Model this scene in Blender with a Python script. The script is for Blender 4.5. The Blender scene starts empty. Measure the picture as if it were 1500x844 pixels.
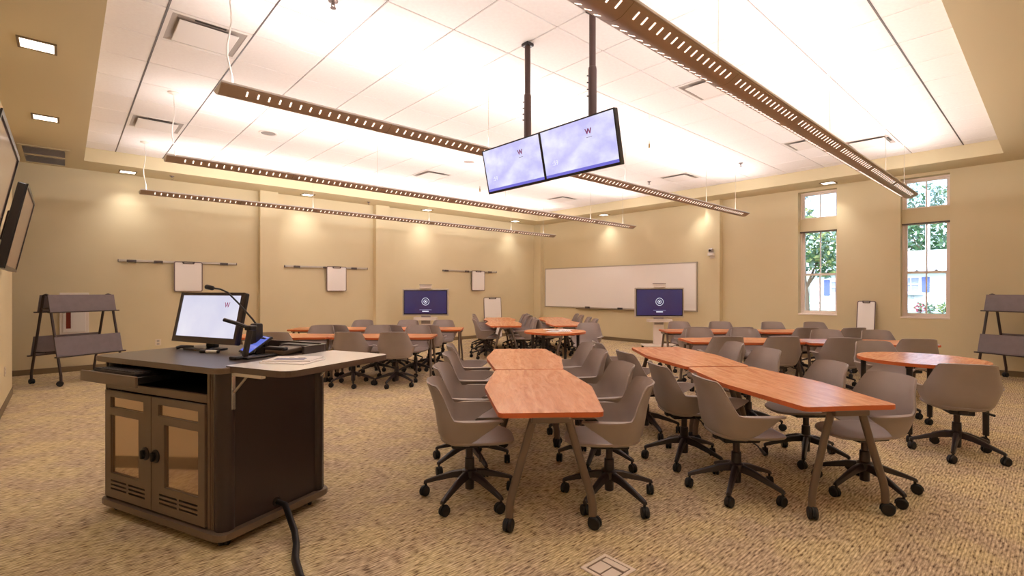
import bpy, bmesh, math, random
from mathutils import Matrix, Vector
random.seed(7)
PI = math.pi
SC = bpy.context.scene
COL = SC.collection

# ------------------------------------------------------------------ camera, world, sun, exposure
A47 = math.radians(47.9)
FX, FY = math.cos(A47), math.sin(A47)            # viewing direction
cam_d = bpy.data.cameras.new('camera')
cam_d.sensor_width = 36.0
cam_d.lens = 36.0 * 724.7 / 1500.0
cam_d.shift_y = 3.7 / 1500.0
cam_d.clip_start = 0.02
cam_d.clip_end = 400
cam = bpy.data.objects.new('camera', cam_d)
COL.objects.link(cam)
cam.location = (0, 0, 1.5)
cam.rotation_euler = (PI / 2, 0, A47 - PI / 2)
SC.camera = cam

w = bpy.data.worlds.new('sky_world')
SC.world = w
w.use_nodes = True
nt = w.node_tree
nt.nodes.clear()
wo = nt.nodes.new('ShaderNodeOutputWorld')
bg = nt.nodes.new('ShaderNodeBackground')
sky = nt.nodes.new('ShaderNodeTexSky')
sky.sky_type = 'NISHITA'
sky.sun_disc = False
sky.sun_elevation = math.radians(48)
sky.sun_rotation = math.radians(250)
sky.air_density = 1.0
sky.dust_density = 2.5
bg.inputs['Strength'].default_value = 0.72
nt.links.new(sky.outputs[0], bg.inputs['Color'])
nt.links.new(bg.outputs[0], wo.inputs['Surface'])

sun_d = bpy.data.lights.new('sun', 'SUN')
sun_d.energy = 2.6
sun_d.angle = math.radians(1.5)
sun_d.color = (1.0, 0.96, 0.9)
sun = bpy.data.objects.new('sun', sun_d)
COL.objects.link(sun)
sun.rotation_euler = Vector((0.75, 0.25, -0.95)).to_track_quat('-Z', 'Y').to_euler()

SC.view_settings.view_transform = 'Standard'
SC.view_settings.look = 'None'
SC.view_settings.gamma = 1
SC.view_settings.exposure = 0.1
SC.view_settings.use_curve_mapping = False
SC.cycles.use_denoising = True
SC.cycles.max_bounces = 10
SC.cycles.diffuse_bounces = 6
SC.cycles.sample_clamp_indirect = 8.0
SC.cycles.caustics_reflective = False
SC.cycles.caustics_refractive = False

UP_W = 110.0      # watts of one pendant's uplight
SPOT_W = 46.0     # watts of one recessed downlight
LAMP_COL = (1.0, 0.98, 0.985)
SPOT_COL = (1.0, 0.95, 0.9)

# ------------------------------------------------------------------ materials
def lin(r, g, b):
    def f(c):
        c /= 255.0
        return c / 12.92 if c <= 0.04045 else ((c + 0.055) / 1.055) ** 2.4
    return (f(r), f(g), f(b), 1.0)

MATS = {}
def mat(name, rgb, rough=0.5, metal=0.0, spec=0.5, emit=None, estr=0.0):
    m = bpy.data.materials.new(name)
    m.use_nodes = True
    b = m.node_tree.nodes['Principled BSDF']
    b.inputs['Base Color'].default_value = lin(*rgb)
    b.inputs['Roughness'].default_value = rough
    b.inputs['Metallic'].default_value = metal
    b.inputs['Specular IOR Level'].default_value = spec
    if emit:
        b.inputs['Emission Color'].default_value = lin(*emit)
        b.inputs['Emission Strength'].default_value = estr
    m.diffuse_color = lin(*rgb)
    MATS[name] = m
    return m

def nodes(m):
    return m.node_tree.nodes, m.node_tree.links, m.node_tree.nodes['Principled BSDF']

def noisy(m, rgb2, scale=(8, 8, 8), detail=4, lo=0.35, hi=0.65, bump=0.0, bscale=None):
    """mix the base colour with a second tone by object-space noise, and an optional fine bump"""
    N, L, b = nodes(m)
    tc = N.new('ShaderNodeTexCoord')
    mp = N.new('ShaderNodeMapping')
    mp.inputs['Scale'].default_value = scale
    nz = N.new('ShaderNodeTexNoise')
    nz.inputs['Scale'].default_value = 1.0
    nz.inputs['Detail'].default_value = detail
    cr = N.new('ShaderNodeValToRGB')
    cr.color_ramp.elements[0].position = lo
    cr.color_ramp.elements[1].position = hi
    cr.color_ramp.elements[0].color = b.inputs['Base Color'].default_value[:]
    cr.color_ramp.elements[1].color = lin(*rgb2)
    L.new(tc.outputs['Object'], mp.inputs['Vector'])
    L.new(mp.outputs[0], nz.inputs['Vector'])
    L.new(nz.outputs['Fac'], cr.inputs['Fac'])
    L.new(cr.outputs['Color'], b.inputs['Base Color'])
    if bump:
        n2 = N.new('ShaderNodeTexNoise')
        n2.inputs['Scale'].default_value = bscale or 300
        n2.inputs['Detail'].default_value = 2
        L.new(tc.outputs['Object'], n2.inputs['Vector'])
        bp = N.new('ShaderNodeBump')
        bp.inputs['Strength'].default_value = bump
        bp.inputs['Distance'].default_value = 0.004
        L.new(n2.outputs['Fac'], bp.inputs['Height'])
        L.new(bp.outputs[0], b.inputs['Normal'])
    return m

noisy(mat('wall_paint', (224, 209, 174), 0.75, spec=0.25), (221, 206, 170), (1.2, 1.2, 1.2), bump=0.05, bscale=160)
mat('soffit_paint', (212, 198, 164), 0.8, spec=0.2)
mat('baseboard', (128, 108, 80), 0.6)
mat('tile', (243, 238, 237), 0.9, spec=0.1)
noisy(MATS['tile'], (240, 234, 233), (30, 30, 30), bump=0.08, bscale=220)
mat('grid_bar', (140, 128, 122), 0.6)
mat('white_trim', (238, 228, 220), 0.45)
mat('window_trim', (246, 232, 222), 0.45)
mat('white_plastic', (236, 230, 226), 0.4)
mat('vent_white', (232, 224, 220), 0.55)
mat('vent_dark', (60, 52, 48), 0.7)
mat('vent_grey', (170, 158, 150), 0.6)
mat('board_white', (250, 244, 242), 0.3)
mat('board_frame', (120, 100, 98), 0.4)
mat('dark_clip', (86, 74, 72), 0.45)
mat('aluminium', (188, 178, 168), 0.35, 0.6)
mat('chrome', (200, 205, 212), 0.2, 1.0)
mat('chair_shell', (162, 149, 145), 0.42, spec=0.5)
noisy(MATS['chair_shell'], (158, 145, 141), (6, 6, 6), bump=0.03, bscale=700)
mat('chair_base', (40, 30, 33), 0.32, spec=0.6)
mat('black_plastic', (34, 28, 30), 0.38)
mat('black_rubber', (24, 20, 22), 0.55)
mat('table_leg', (114, 98, 88), 0.36, 0.35)
mat('black_leg', (38, 33, 34), 0.35)
mat('steel_pole', (74, 54, 50), 0.45, 0.3)
mat('pendant_metal', (172, 147, 127), 0.5)
mat('pendant_trim', (206, 196, 190), 0.4, 0.2)
mat('reflector', (245, 240, 235), 0.5)
mat('tube_glow', (255, 244, 232), 0.4, emit=(255, 236, 216), estr=9.0)
mat('slot_glow', (255, 244, 236), 0.4, emit=(255, 236, 222), estr=1.6)
mat('downlight_glow', (255, 250, 240), 0.4, emit=(255, 246, 232), estr=3.0)
mat('stand_grey', (122, 110, 114), 0.5)
noisy(MATS['stand_grey'], (116, 104, 108), (12, 12, 12))
mat('stand_post', (72, 60, 58), 0.4, 0.3)
mat('lectern_taupe', (116, 98, 84), 0.38, 0.15)
mat('lectern_black', (54, 42, 41), 0.3)
mat('lectern_top', (74, 60, 53), 0.33)
noisy(MATS['lectern_top'], (82, 67, 58), (90, 90, 90), bump=0.06, bscale=900)
mat('lectern_pane', (206, 182, 156), 0.06, 0.85)
mat('tray_metal', (104, 88, 74), 0.45, 0.2)
mat('dark_void', (14, 12, 12), 0.8)
mat('keys', (40, 34, 34), 0.5)
mat('shelf_white', (252, 248, 246), 0.2)
mat('shelf_edge', (92, 74, 64), 0.4)
mat('bezel', (34, 28, 30), 0.3)
mat('monitor_bezel', (58, 44, 38), 0.35)
mat('tv_silver', (205, 196, 186), 0.35, 0.3)
mat('cart_white', (240, 228, 222), 0.35)
mat('cart_grey', (170, 158, 156), 0.4)
mat('cable_black', (26, 22, 23), 0.5)
mat('marker_white', (238, 232, 226), 0.3)
mat('paper', (240, 232, 230), 0.6)
mat('paper_blue', (98, 96, 138), 0.6)
mat('paper_grey', (176, 168, 170), 0.6)
mat('alarm_red', (126, 44, 30), 0.35)
mat('floorbox_metal', (232, 216, 202), 0.45)
mat('floorbox_dark', (120, 98, 82), 0.6)
mat('floorbox_carpet', (160, 128, 92), 0.9)
mat('brass', (150, 122, 70), 0.35, 0.7)
mat('sprinkler', (120, 104, 100), 0.3, 0.7)
mat('siding', (232, 234, 246), 0.6)
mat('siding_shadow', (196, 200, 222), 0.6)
mat('roof_white', (238, 240, 246), 0.5)
mat('shutter', (92, 108, 170), 0.5)
mat('house_glass', (150, 160, 205), 0.1)
mat('bark', (96, 80, 66), 0.9)
mat('leaf_green', (96, 134, 92), 0.6)
mat('leaf_blue', (132, 158, 146), 0.6)
mat('leaf_yellow', (172, 184, 124), 0.6)
mat('flower_pink', (196, 92, 116), 0.6)
noisy(mat('grass', (92, 130, 92), 0.9), (120, 150, 120), (3, 3, 3))
mat('pole_white', (236, 236, 238), 0.5)
mat('outlet_white', (232, 218, 200), 0.4)
mat('screen_off', (150, 122, 120), 0.12, spec=0.7)
noisy(MATS['screen_off'], (158, 130, 128), (2, 2, 2))

# leaves let a little light through
for ln in ('leaf_green', 'leaf_blue', 'leaf_yellow'):
    N, L, b = nodes(MATS[ln])
    b.inputs['Subsurface Weight'].default_value = 0.0
    tr = N.new('ShaderNodeBsdfTranslucent')
    tr.inputs['Color'].default_value = b.inputs['Base Color'].default_value[:]
    mx = N.new('ShaderNodeMixShader')
    mx.inputs[0].default_value = 0.4
    L.new(b.outputs[0], mx.inputs[1]); L.new(tr.outputs[0], mx.inputs[2])
    L.new(mx.outputs[0], N['Material Output'].inputs['Surface'])

# cherry laminate
def wood():
    m = mat('cherry_laminate', (205, 124, 74), 0.26, spec=0.5)
    N, L, b = nodes(m)
    tc = N.new('ShaderNodeTexCoord')
    mp = N.new('ShaderNodeMapping'); mp.inputs['Scale'].default_value = (2.2, 14, 4)
    n1 = N.new('ShaderNodeTexNoise'); n1.inputs['Scale'].default_value = 1.6; n1.inputs['Detail'].default_value = 8
    n1.inputs['Distortion'].default_value = 0.9
    cr = N.new('ShaderNodeValToRGB')
    cr.color_ramp.elements[0].position = 0.3; cr.color_ramp.elements[0].color = lin(204, 124, 82)
    cr.color_ramp.elements[1].position = 0.72; cr.color_ramp.elements[1].color = lin(240, 172, 124)
    e = cr.color_ramp.elements.new(0.5); e.color = lin(224, 148, 102)
    mp2 = N.new('ShaderNodeMapping'); mp2.inputs['Scale'].default_value = (9, 70, 10)
    n2 = N.new('ShaderNodeTexNoise'); n2.inputs['Scale'].default_value = 2.0; n2.inputs['Detail'].default_value = 3
    cr2 = N.new('ShaderNodeValToRGB')
    cr2.color_ramp.elements[0].position = 0.3; cr2.color_ramp.elements[0].color = (0.78, 0.74, 0.7, 1)
    cr2.color_ramp.elements[1].position = 0.55; cr2.color_ramp.elements[1].color = (1, 1, 1, 1)
    mx = N.new('ShaderNodeMix'); mx.data_type = 'RGBA'; mx.blend_type = 'MULTIPLY'; mx.inputs['Factor'].default_value = 0.5
    L.new(tc.outputs['Object'], mp.inputs[0]); L.new(mp.outputs[0], n1.inputs['Vector'])
    L.new(n1.outputs['Fac'], cr.inputs[0])
    L.new(tc.outputs['Object'], mp2.inputs[0]); L.new(mp2.outputs[0], n2.inputs['Vector'])
    L.new(n2.outputs['Fac'], cr2.inputs[0])
    L.new(cr.outputs[0], mx.inputs[6]); L.new(cr2.outputs[0], mx.inputs[7])
    L.new(mx.outputs[2], b.inputs['Base Color'])
wood()
mat('cherry_edge', (206, 104, 56), 0.35)

# loop pile carpet: warm brown and gold flecks, streaked along x
def carpet():
    m = mat('carpet', (158, 124, 78), 0.95, spec=0.1)
    N, L, b = nodes(m)
    tc = N.new('ShaderNodeTexCoord')
    def nz(scale, sc3, detail=2, rot=0.0):
        mp = N.new('ShaderNodeMapping'); mp.inputs['Scale'].default_value = sc3
        mp.inputs['Rotation'].default_value = (0, 0, rot)
        n = N.new('ShaderNodeTexNoise'); n.inputs['Scale'].default_value = scale; n.inputs['Detail'].default_value = detail
        L.new(tc.outputs['Object'], mp.inputs[0]); L.new(mp.outputs[0], n.inputs['Vector'])
        return n
    n1 = nz(1.0, (17, 78, 1), 2)
    def ramp(stops):
        cr = N.new('ShaderNodeValToRGB'); e = cr.color_ramp.elements
        e[0].position, e[0].color = stops[0][0], lin(*stops[0][1])
        e[1].position, e[1].color = stops[-1][0], lin(*stops[-1][1])
        for p, c in stops[1:-1]: e.new(p).color = lin(*c)
        L.new(n1.outputs['Fac'], cr.inputs[0])
        return cr
    gold = ramp([(0.30, (122, 98, 72)), (0.43, (200, 178, 138)), (0.55, (224, 204, 160)), (0.72, (246, 230, 192))])
    mauve = ramp([(0.30, (114, 92, 76)), (0.45, (190, 167, 140)), (0.58, (214, 192, 162)), (0.72, (240, 222, 194))])
    n2 = nz(1.0, (3.0, 3.0, 1), 5)
    mr = N.new('ShaderNodeMapRange'); mr.inputs['From Min'].default_value = 0.40; mr.inputs['From Max'].default_value = 0.60
    mx = N.new('ShaderNodeMix'); mx.data_type = 'RGBA'
    L.new(n2.outputs['Fac'], mr.inputs['Value']); L.new(mr.outputs[0], mx.inputs['Factor'])
    L.new(gold.outputs[0], mx.inputs[6]); L.new(mauve.outputs[0], mx.inputs[7])
    wv = N.new('ShaderNodeTexWave'); wv.wave_type = 'BANDS'; wv.bands_direction = 'Y'; wv.inputs['Scale'].default_value = 18.5
    wv.inputs['Distortion'].default_value = 1.2; wv.inputs['Detail Scale'].default_value = 3
    L.new(tc.outputs['Object'], wv.inputs['Vector'])
    cw = N.new('ShaderNodeValToRGB'); cw.color_ramp.elements[0].color = (0.62, 0.58, 0.55, 1); cw.color_ramp.elements[1].color = (1, 1, 1, 1); cw.color_ramp.elements[1].position = 0.5
    L.new(wv.outputs['Fac'], cw.inputs[0])
    m2 = N.new('ShaderNodeMix'); m2.data_type = 'RGBA'; m2.blend_type = 'MULTIPLY'; m2.inputs['Factor'].default_value = 0.7
    L.new(mx.outputs[2], m2.inputs[6]); L.new(cw.outputs[0], m2.inputs[7])
    L.new(m2.outputs[2], b.inputs['Base Color'])
    bp = N.new('ShaderNodeBump'); bp.inputs['Strength'].default_value = 0.5; bp.inputs['Distance'].default_value = 0.008
    L.new(n1.outputs['Fac'], bp.inputs['Height']); L.new(bp.outputs[0], b.inputs['Normal'])
carpet()

# clear window glass: transparent with a faint reflection
def glass():
    m = bpy.data.materials.new('clear_glass'); m.use_nodes = True
    N, L = m.node_tree.nodes, m.node_tree.links
    N.clear()
    o = N.new('ShaderNodeOutputMaterial')
    t = N.new('ShaderNodeBsdfTransparent'); t.inputs[0].default_value = (0.96, 0.98, 1, 1)
    g = N.new('ShaderNodeBsdfGlossy'); g.inputs['Roughness'].default_value = 0.02
    fr = N.new('ShaderNodeFresnel'); fr.inputs[0].default_value = 1.35
    mx = N.new('ShaderNodeMixShader')
    L.new(fr.outputs[0], mx.inputs[0]); L.new(t.outputs[0], mx.inputs[1]); L.new(g.outputs[0], mx.inputs[2])
    L.new(mx.outputs[0], o.inputs[0])
    MATS['clear_glass'] = m
glass()

# lit screen pictures
def screen(name, c0, c1, scale, estr=1.0, lo=0.35, hi=0.7, off=(0, 0, 0)):
    m = mat(name, (8, 8, 12), 0.12, spec=0.6)
    N, L, b = nodes(m)
    tc = N.new('ShaderNodeTexCoord')
    mp = N.new('ShaderNodeMapping'); mp.inputs['Scale'].default_value = scale; mp.inputs['Location'].default_value = off
    n = N.new('ShaderNodeTexNoise'); n.inputs['Scale'].default_value = 1; n.inputs['Detail'].default_value = 6
    cr = N.new('ShaderNodeValToRGB')
    cr.color_ramp.elements[0].position = lo; cr.color_ramp.elements[0].color = lin(*c0)
    cr.color_ramp.elements[1].position = hi; cr.color_ramp.elements[1].color = lin(*c1)
    L.new(tc.outputs['Object'], mp.inputs[0]); L.new(mp.outputs[0], n.inputs['Vector'])
    L.new(n.outputs['Fac'], cr.inputs[0]); L.new(cr.outputs[0], b.inputs['Emission Color'])
    b.inputs['Emission Strength'].default_value = estr
screen('sky_screen', (196, 192, 244), (234, 234, 250), (2, 4.5, 7), 1.0)
screen('navy_screen', (68, 48, 84), (58, 54, 100), (1.5, 1.5, 1.5), 0.75)
screen('desk_screen', (214, 212, 234), (232, 230, 242), (3, 3, 3), 0.92)
screen('tablet_screen', (92, 106, 206), (118, 134, 226), (4, 4, 4), 0.9)
mat('taskbar_blue', (8, 8, 12), 0.2, emit=(120, 116, 220), estr=0.9)
mat('logo_red', (8, 8, 8), 0.3, emit=(150, 50, 96), estr=0.9)
mat('logo_slate', (8, 8, 8), 0.3, emit=(84, 72, 110), estr=0.9)
mat('logo_white', (8, 8, 8), 0.3, emit=(236, 236, 246), estr=1.0)
mat('logo_pale', (8, 8, 8), 0.3, emit=(240, 240, 252), estr=1.0)
mat('caption_grey', (8, 8, 8), 0.3, emit=(136, 132, 168), estr=0.8)

# ------------------------------------------------------------------ mesh helpers
def T(x=0, y=0, z=0): return Matrix.Translation((x, y, z))
def RZ(a): return Matrix.Rotation(a, 4, 'Z')
def RX(a): return Matrix.Rotation(a, 4, 'X')
def RY(a): return Matrix.Rotation(a, 4, 'Y')

def nb(): return bmesh.new()

def _add(bm, vs, fs, M=None, mi=0):
    out = []
    vv = [bm.verts.new((M @ Vector(v)) if M is not None else v) for v in vs]
    for f in fs:
        try:
            fc = bm.faces.new([vv[i] for i in f]); fc.material_index = mi; out.append(fc)
        except ValueError:
            pass
    return vv, out

def box(bm, x0, x1, y0, y1, z0, z1, bev=0.0, M=None, mi=0, seg=2):
    vs = [(x0, y0, z0), (x1, y0, z0), (x1, y1, z0), (x0, y1, z0), (x0, y0, z1), (x1, y0, z1), (x1, y1, z1), (x0, y1, z1)]
    fs = [(0, 3, 2, 1), (4, 5, 6, 7), (0, 1, 5, 4), (1, 2, 6, 5), (2, 3, 7, 6), (3, 0, 4, 7)]
    vv, ff = _add(bm, vs, fs, M, mi)
    if bev > 0:
        es = list({e for f in ff for e in f.edges})
        r = bmesh.ops.bevel(bm, geom=es, offset=bev, segments=seg, affect='EDGES', profile=0.5)
        for f in r['faces']: f.material_index = mi
    return bm

def frame_of(d):
    d = d.normalized()
    u = d.cross(Vector((0, 0, 1)))
    if u.length < 1e-4: u = Vector((1, 0, 0))
    u.normalize()
    return u, d.cross(u).normalized() * -1 if False else u.cross(d).normalized()

def loft(bm, rings, cap=True, mi=0, closed=True):
    """rings: lists of equally many points"""
    n = len(rings[0])
    V = [[bm.verts.new(p) for p in r] for r in rings]
    for a, b in zip(V[:-1], V[1:]):
        for i in range(n if closed else n - 1):
            j = (i + 1) % n
            f = bm.faces.new((a[i], a[j], b[j], b[i])); f.material_index = mi
    if cap and closed:
        f = bm.faces.new(list(reversed(V[0]))); f.material_index = mi
        f = bm.faces.new(V[-1]); f.material_index = mi
    return V

def tube(bm, pts, r, n=10, mi=0, ry=None, cap=True):
    """sweep a circle (or an ellipse r x ry) along pts; r may be a list"""
    pts = [Vector(p) for p in pts]
    rings = []
    u0 = None
    for i, p in enumerate(pts):
        d = (pts[min(i + 1, len(pts) - 1)] - pts[max(i - 1, 0)]).normalized()
        if u0 is None:
            u0, _ = frame_of(d)
        u = (u0 - d * u0.dot(d)).normalized(); u0 = u
        v = d.cross(u).normalized()
        ra = r[i] if isinstance(r, (list, tuple)) else r
        rb = (ry[i] if isinstance(ry, (list, tuple)) else ry) if ry is not None else ra
        rings.append([p + u * (ra * math.cos(2 * PI * k / n)) + v * (rb * math.sin(2 * PI * k / n)) for k in range(n)])
    loft(bm, rings, cap, mi)
    return bm

def cyl(bm, p0, p1, r0, r1=None, n=14, mi=0):
    p0, p1 = Vector(p0), Vector(p1)
    r1 = r0 if r1 is None else r1
    return tube(bm, [p0, p1], [r0, r1], n, mi)

def lathe(bm, prof, n=20, M=None, mi=0):
    """prof: (r, z) list; closed with caps where r > 0"""
    rings = []
    for r, z in prof:
        rings.append([(M @ Vector((r * math.cos(2 * PI * k / n), r * math.sin(2 * PI * k / n), z))) if M is not None
                      else Vector((r * math.cos(2 * PI * k / n), r * math.sin(2 * PI * k / n), z)) for k in range(n)])
    loft(bm, rings, True, mi)
    return bm

def prism(bm, poly, z0, z1, M=None, mi=0, mi_side=None, bev=0.0):
    n = len(poly)
    vs = [(x, y, z0) for x, y in poly] + [(x, y, z1) for x, y in poly]
    fs = [tuple(reversed(range(n))), tuple(range(n, 2 * n))]
    vv, ff = _add(bm, vs, fs, M, mi)
    ms = mi if mi_side is None else mi_side
    sd = []
    for i in range(n):
        j = (i + 1) % n
        f = bm.faces.new((vv[i], vv[j], vv[n + j], vv[n + i])); f.material_index = ms; sd.append(f)
    if bev:
        es = [e for f in ff for e in f.edges]
        r = bmesh.ops.bevel(bm, geom=es, offset=bev, segments=2, affect='EDGES', profile=0.5)
        for f in r['faces']: f.material_index = ms
    return bm

def round_poly(pts, r, seg=5):
    """fillet the corners of a polygon; r: one radius or one per corner"""
    out = []
    n = len(pts)
    for i in range(n):
        p0, p1, p2 = Vector(pts[i - 1]), Vector(pts[i]), Vector(pts[(i + 1) % n])
        rr = r[i] if isinstance(r, (list, tuple)) else r
        a, b = (p0 - p1).normalized(), (p2 - p1).normalized()
        ang = a.angle(b)
        t = min(rr / max(math.tan(ang / 2), 1e-4), 0.45 * min((p0 - p1).length, (p2 - p1).length))
        s, e = p1 + a * t, p1 + b * t
        for k in range(seg + 1):
            q = k / seg
            out.append(((s * (1 - q) ** 2 + p1 * 2 * q * (1 - q) + e * q * q)).to_tuple())
    return [(p[0], p[1]) for p in out]

def rrect(x0, x1, y0, y1, r, seg=4):
    return round_poly([(x0, y0), (x1, y0), (x1, y1), (x0, y1)], r, seg)

def plate(bm, us, vs, keep, t, M=None, mi=0):
    """a slab in local xy of thickness t (z 0..t) made of grid cells; keep(i, j) False leaves a real hole"""
    P = {}
    def vert(i, j, k):
        key = (i, j, k)
        if key not in P:
            v = Vector((us[i], vs[j], t * k))
            P[key] = bm.verts.new(M @ v if M is not None else v)
        return P[key]
    nu, nv = len(us) - 1, len(vs) - 1
    K = lambda i, j: 0 <= i < nu and 0 <= j < nv and keep(i, j)
    def face(*q):
        f = bm.faces.new(q); f.material_index = mi
    for i in range(nu):
        for j in range(nv):
            if not K(i, j): continue
            face(vert(i, j, 1), vert(i + 1, j, 1), vert(i + 1, j + 1, 1), vert(i, j + 1, 1))
            face(vert(i, j, 0), vert(i, j + 1, 0), vert(i + 1, j + 1, 0), vert(i + 1, j, 0))
            if not K(i - 1, j): face(vert(i, j, 0), vert(i, j, 1), vert(i, j + 1, 1), vert(i, j + 1, 0))
            if not K(i + 1, j): face(vert(i + 1, j, 0), vert(i + 1, j + 1, 0), vert(i + 1, j + 1, 1), vert(i + 1, j, 1))
            if not K(i, j - 1): face(vert(i, j, 0), vert(i + 1, j, 0), vert(i + 1, j, 1), vert(i, j, 1))
            if not K(i, j + 1): face(vert(i, j + 1, 0), vert(i, j + 1, 1), vert(i + 1, j + 1, 1), vert(i + 1, j + 1, 0))
    return bm

def obj(name, bm, m, parent=None, smooth=None, kind=None, label=None, fix=True):
    if fix:
        bmesh.ops.recalc_face_normals(bm, faces=bm.faces[:])
    me = bpy.data.meshes.new(name)
    bm.to_mesh(me); bm.free()
    for x in (m if isinstance(m, (list, tuple)) else [m]):
        me.materials.append(MATS[x])
    if smooth is not None:
        me.shade_smooth()
        me.set_sharp_from_angle(angle=math.radians(smooth))
    o = bpy.data.objects.new(name, me)
    COL.objects.link(o)
    if parent: o.parent = parent
    if kind: o['kind'] = kind
    if label: o['label'] = label
    return o

def tag(o, label, cat, group=None):
    o['label'] = label; o['category'] = cat
    if group: o['group'] = group
    return o

def thing(name, label, cat, loc=(0, 0, 0), rz=0.0, group=None):
    o = bpy.data.objects.new(name, None)
    o.empty_display_size = 0.1
    COL.objects.link(o)
    o.location = loc; o.rotation_euler = (0, 0, rz)
    return tag(o, label, cat, group)

def dup(root, loc, rz, label, group=None):
    r = root.copy(); COL.objects.link(r)
    r.location = loc; r.rotation_euler = (0, 0, rz); r['label'] = label
    if group: r['group'] = group
    for ch in list(root.children):
        c = ch.copy(); COL.objects.link(c); c.parent = r
        for g in ch.children:
            d = g.copy(); COL.objects.link(d); d.parent = c
    return r

def text_mesh(name, s, size, m, parent, M, ext=0.0006):
    cu = bpy.data.curves.new(name, 'FONT'); cu.body = s; cu.size = size
    cu.align_x = 'CENTER'; cu.align_y = 'CENTER'; cu.extrude = ext
    o = bpy.data.objects.new(name + '_src', cu); COL.objects.link(o)
    dg = bpy.context.evaluated_depsgraph_get()
    me = bpy.data.meshes.new_from_object(o.evaluated_get(dg))
    bpy.data.objects.remove(o); bpy.data.curves.remove(cu)
    me.transform(M)
    me.materials.clear(); me.materials.append(MATS[m])
    t = bpy.data.objects.new(name, me); COL.objects.link(t); t.parent = parent
    return t

#MAIN
# ------------------------------------------------------------------ the room
XW, YW, XL, YF = 12.25, 12.25, -0.57, -0.42      # inner wall planes
HS, ZT = 3.764, 4.0                              # soffit and tray ceiling heights
TX0, TX1, TY0, TY1 = 0.245, 11.45, 0.617, 11.40  # the raised tray
XA = -2.6                                        # end of the alcove behind the near-left wall

M_YZ = lambda x: Matrix(((0, 0, 1, x), (1, 0, 0, 0), (0, 1, 0, 0), (0, 0, 0, 1)))   # local (u, v, t) -> (y, z, x)
M_XZ = lambda y: Matrix(((1, 0, 0, 0), (0, 0, 1, y), (0, 1, 0, 0), (0, 0, 0, 1)))   # local (u, v, t) -> (x, z, y)

bm = nb(); box(bm, XA, XW + 0.3, YF - 0.2, YW + 0.2, -0.12, 0.0)
obj('floor', bm, 'carpet', kind='structure')
bm = nb(); box(bm, XA - 0.2, XW + 0.35, YW, YW + 0.2, -0.12, 4.3)
obj('wall_back', bm, 'wall_paint', kind='structure')
bm = nb(); box(bm, XL - 0.16, XL, YF, 10.2, 0.0, 3.9, 0.006)
obj('wall_left', bm, 'wall_paint', kind='structure')
bm = nb(); box(bm, XA - 0.2, XA, YF, YW, -0.12, 4.3)
obj('wall_alcove', bm, 'wall_paint', kind='structure')
bm = nb(); box(bm, XA - 0.2, XW + 0.35, YF - 0.2, YF, -0.12, 4.3)
obj('wall_front', bm, 'wall_paint', kind='structure')

# window wall with two real openings
WIN = [(1.369, 2.108), (3.191, 3.948)]
WZ0, WZ1 = 0.957, 3.70
ys = [YF, WIN[0][0], WIN[0][1], WIN[1][0], WIN[1][1], YW]
zs = [-0.12, WZ0, WZ1, 4.3]
bm = nb(); plate(bm, ys, zs, lambda i, j: not (j == 1 and i in (1, 3)), 0.34, M_YZ(XW))
obj('wall_right', bm, 'wall_paint', kind='structure')

bm = nb(); plate(bm, [XA, TX0, TX1, XW], [YF, TY0, TY1, YW], lambda i, j: (i, j) != (1, 1), 0.34, T(0, 0, HS))
obj('soffit', bm, 'soffit_paint', kind='structure')

def pillar(x0, x1, y0, y1):
    bm = nb(); box(bm, x0, x1, y0, y1, 0, HS)
    return obj('pillar', bm, 'wall_paint', kind='structure')
pillar(3.27, 3.65, YW - 0.16, YW)
pillar(6.09, 6.48, YW - 0.16, YW)
pillar(XW - 0.16, XW, 11.93, YW)
pillar(XW - 0.16, XW, 5.67, 6.04)
def base(name, x0, x1, y0, y1):
    bm = nb(); box(bm, x0, x1, y0, y1, 0, 0.1, 0.004)
    obj(name, bm, 'baseboard', kind='structure')
base('baseboard_back', XA, XW, YW - 0.012, YW)
base('baseboard_right', XW - 0.012, XW, YF, YW)
base('baseboard_left', XL, XL + 0.012, YF, 10.2)
base('baseboard_pillar', 3.255, 3.665, YW - 0.174, YW - 0.16)
base('baseboard_pillar', 6.075, 6.495, YW - 0.174, YW - 0.16)
base('baseboard_pillar', XW - 0.174, XW - 0.16, 5.655, 6.055)

# ---- ceiling: slab above, tiles hung below with recessed joints
bm = nb(); box(bm, TX0 - 0.05, TX1 + 0.05, TY0 - 0.05, TY1 + 0.05, ZT + 0.012, ZT + 0.3)
ceiling = obj('ceiling', bm, 'grid_bar', kind='structure')
PIT = 0.6975
gx = [TX0] + [1.372 + PIT * k for k in range(-1, 15) if TX0 + 0.1 < 1.372 + PIT * k < TX1 - 0.1] + [TX1]
gy = [TY0] + [3.197 + PIT * k for k in range(-4, 13) if TY0 + 0.1 < 3.197 + PIT * k < TY1 - 0.1] + [TY1]
VENTS = [(302, 48), (228, 181), (630, 255), (820, 289), (990, 257), (1013, 128), (1190, 212), (1240, 212)]
def unproj(u, v, z):
    d = 724.7 * (z - 1.5) / (425.7 - v)
    l = d * (u - 750) / 724.7
    return FX * d + FY * l, FY * d - FX * l
vent_cells = set()
for u, v in VENTS:
    x, y = unproj(u, v, ZT)
    for i in range(len(gx) - 1):
        for j in range(len(gy) - 1):
            if gx[i] <= x < gx[i + 1] and gy[j] <= y < gy[j + 1]: vent_cells.add((i, j))
tile_mesh = {}
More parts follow.
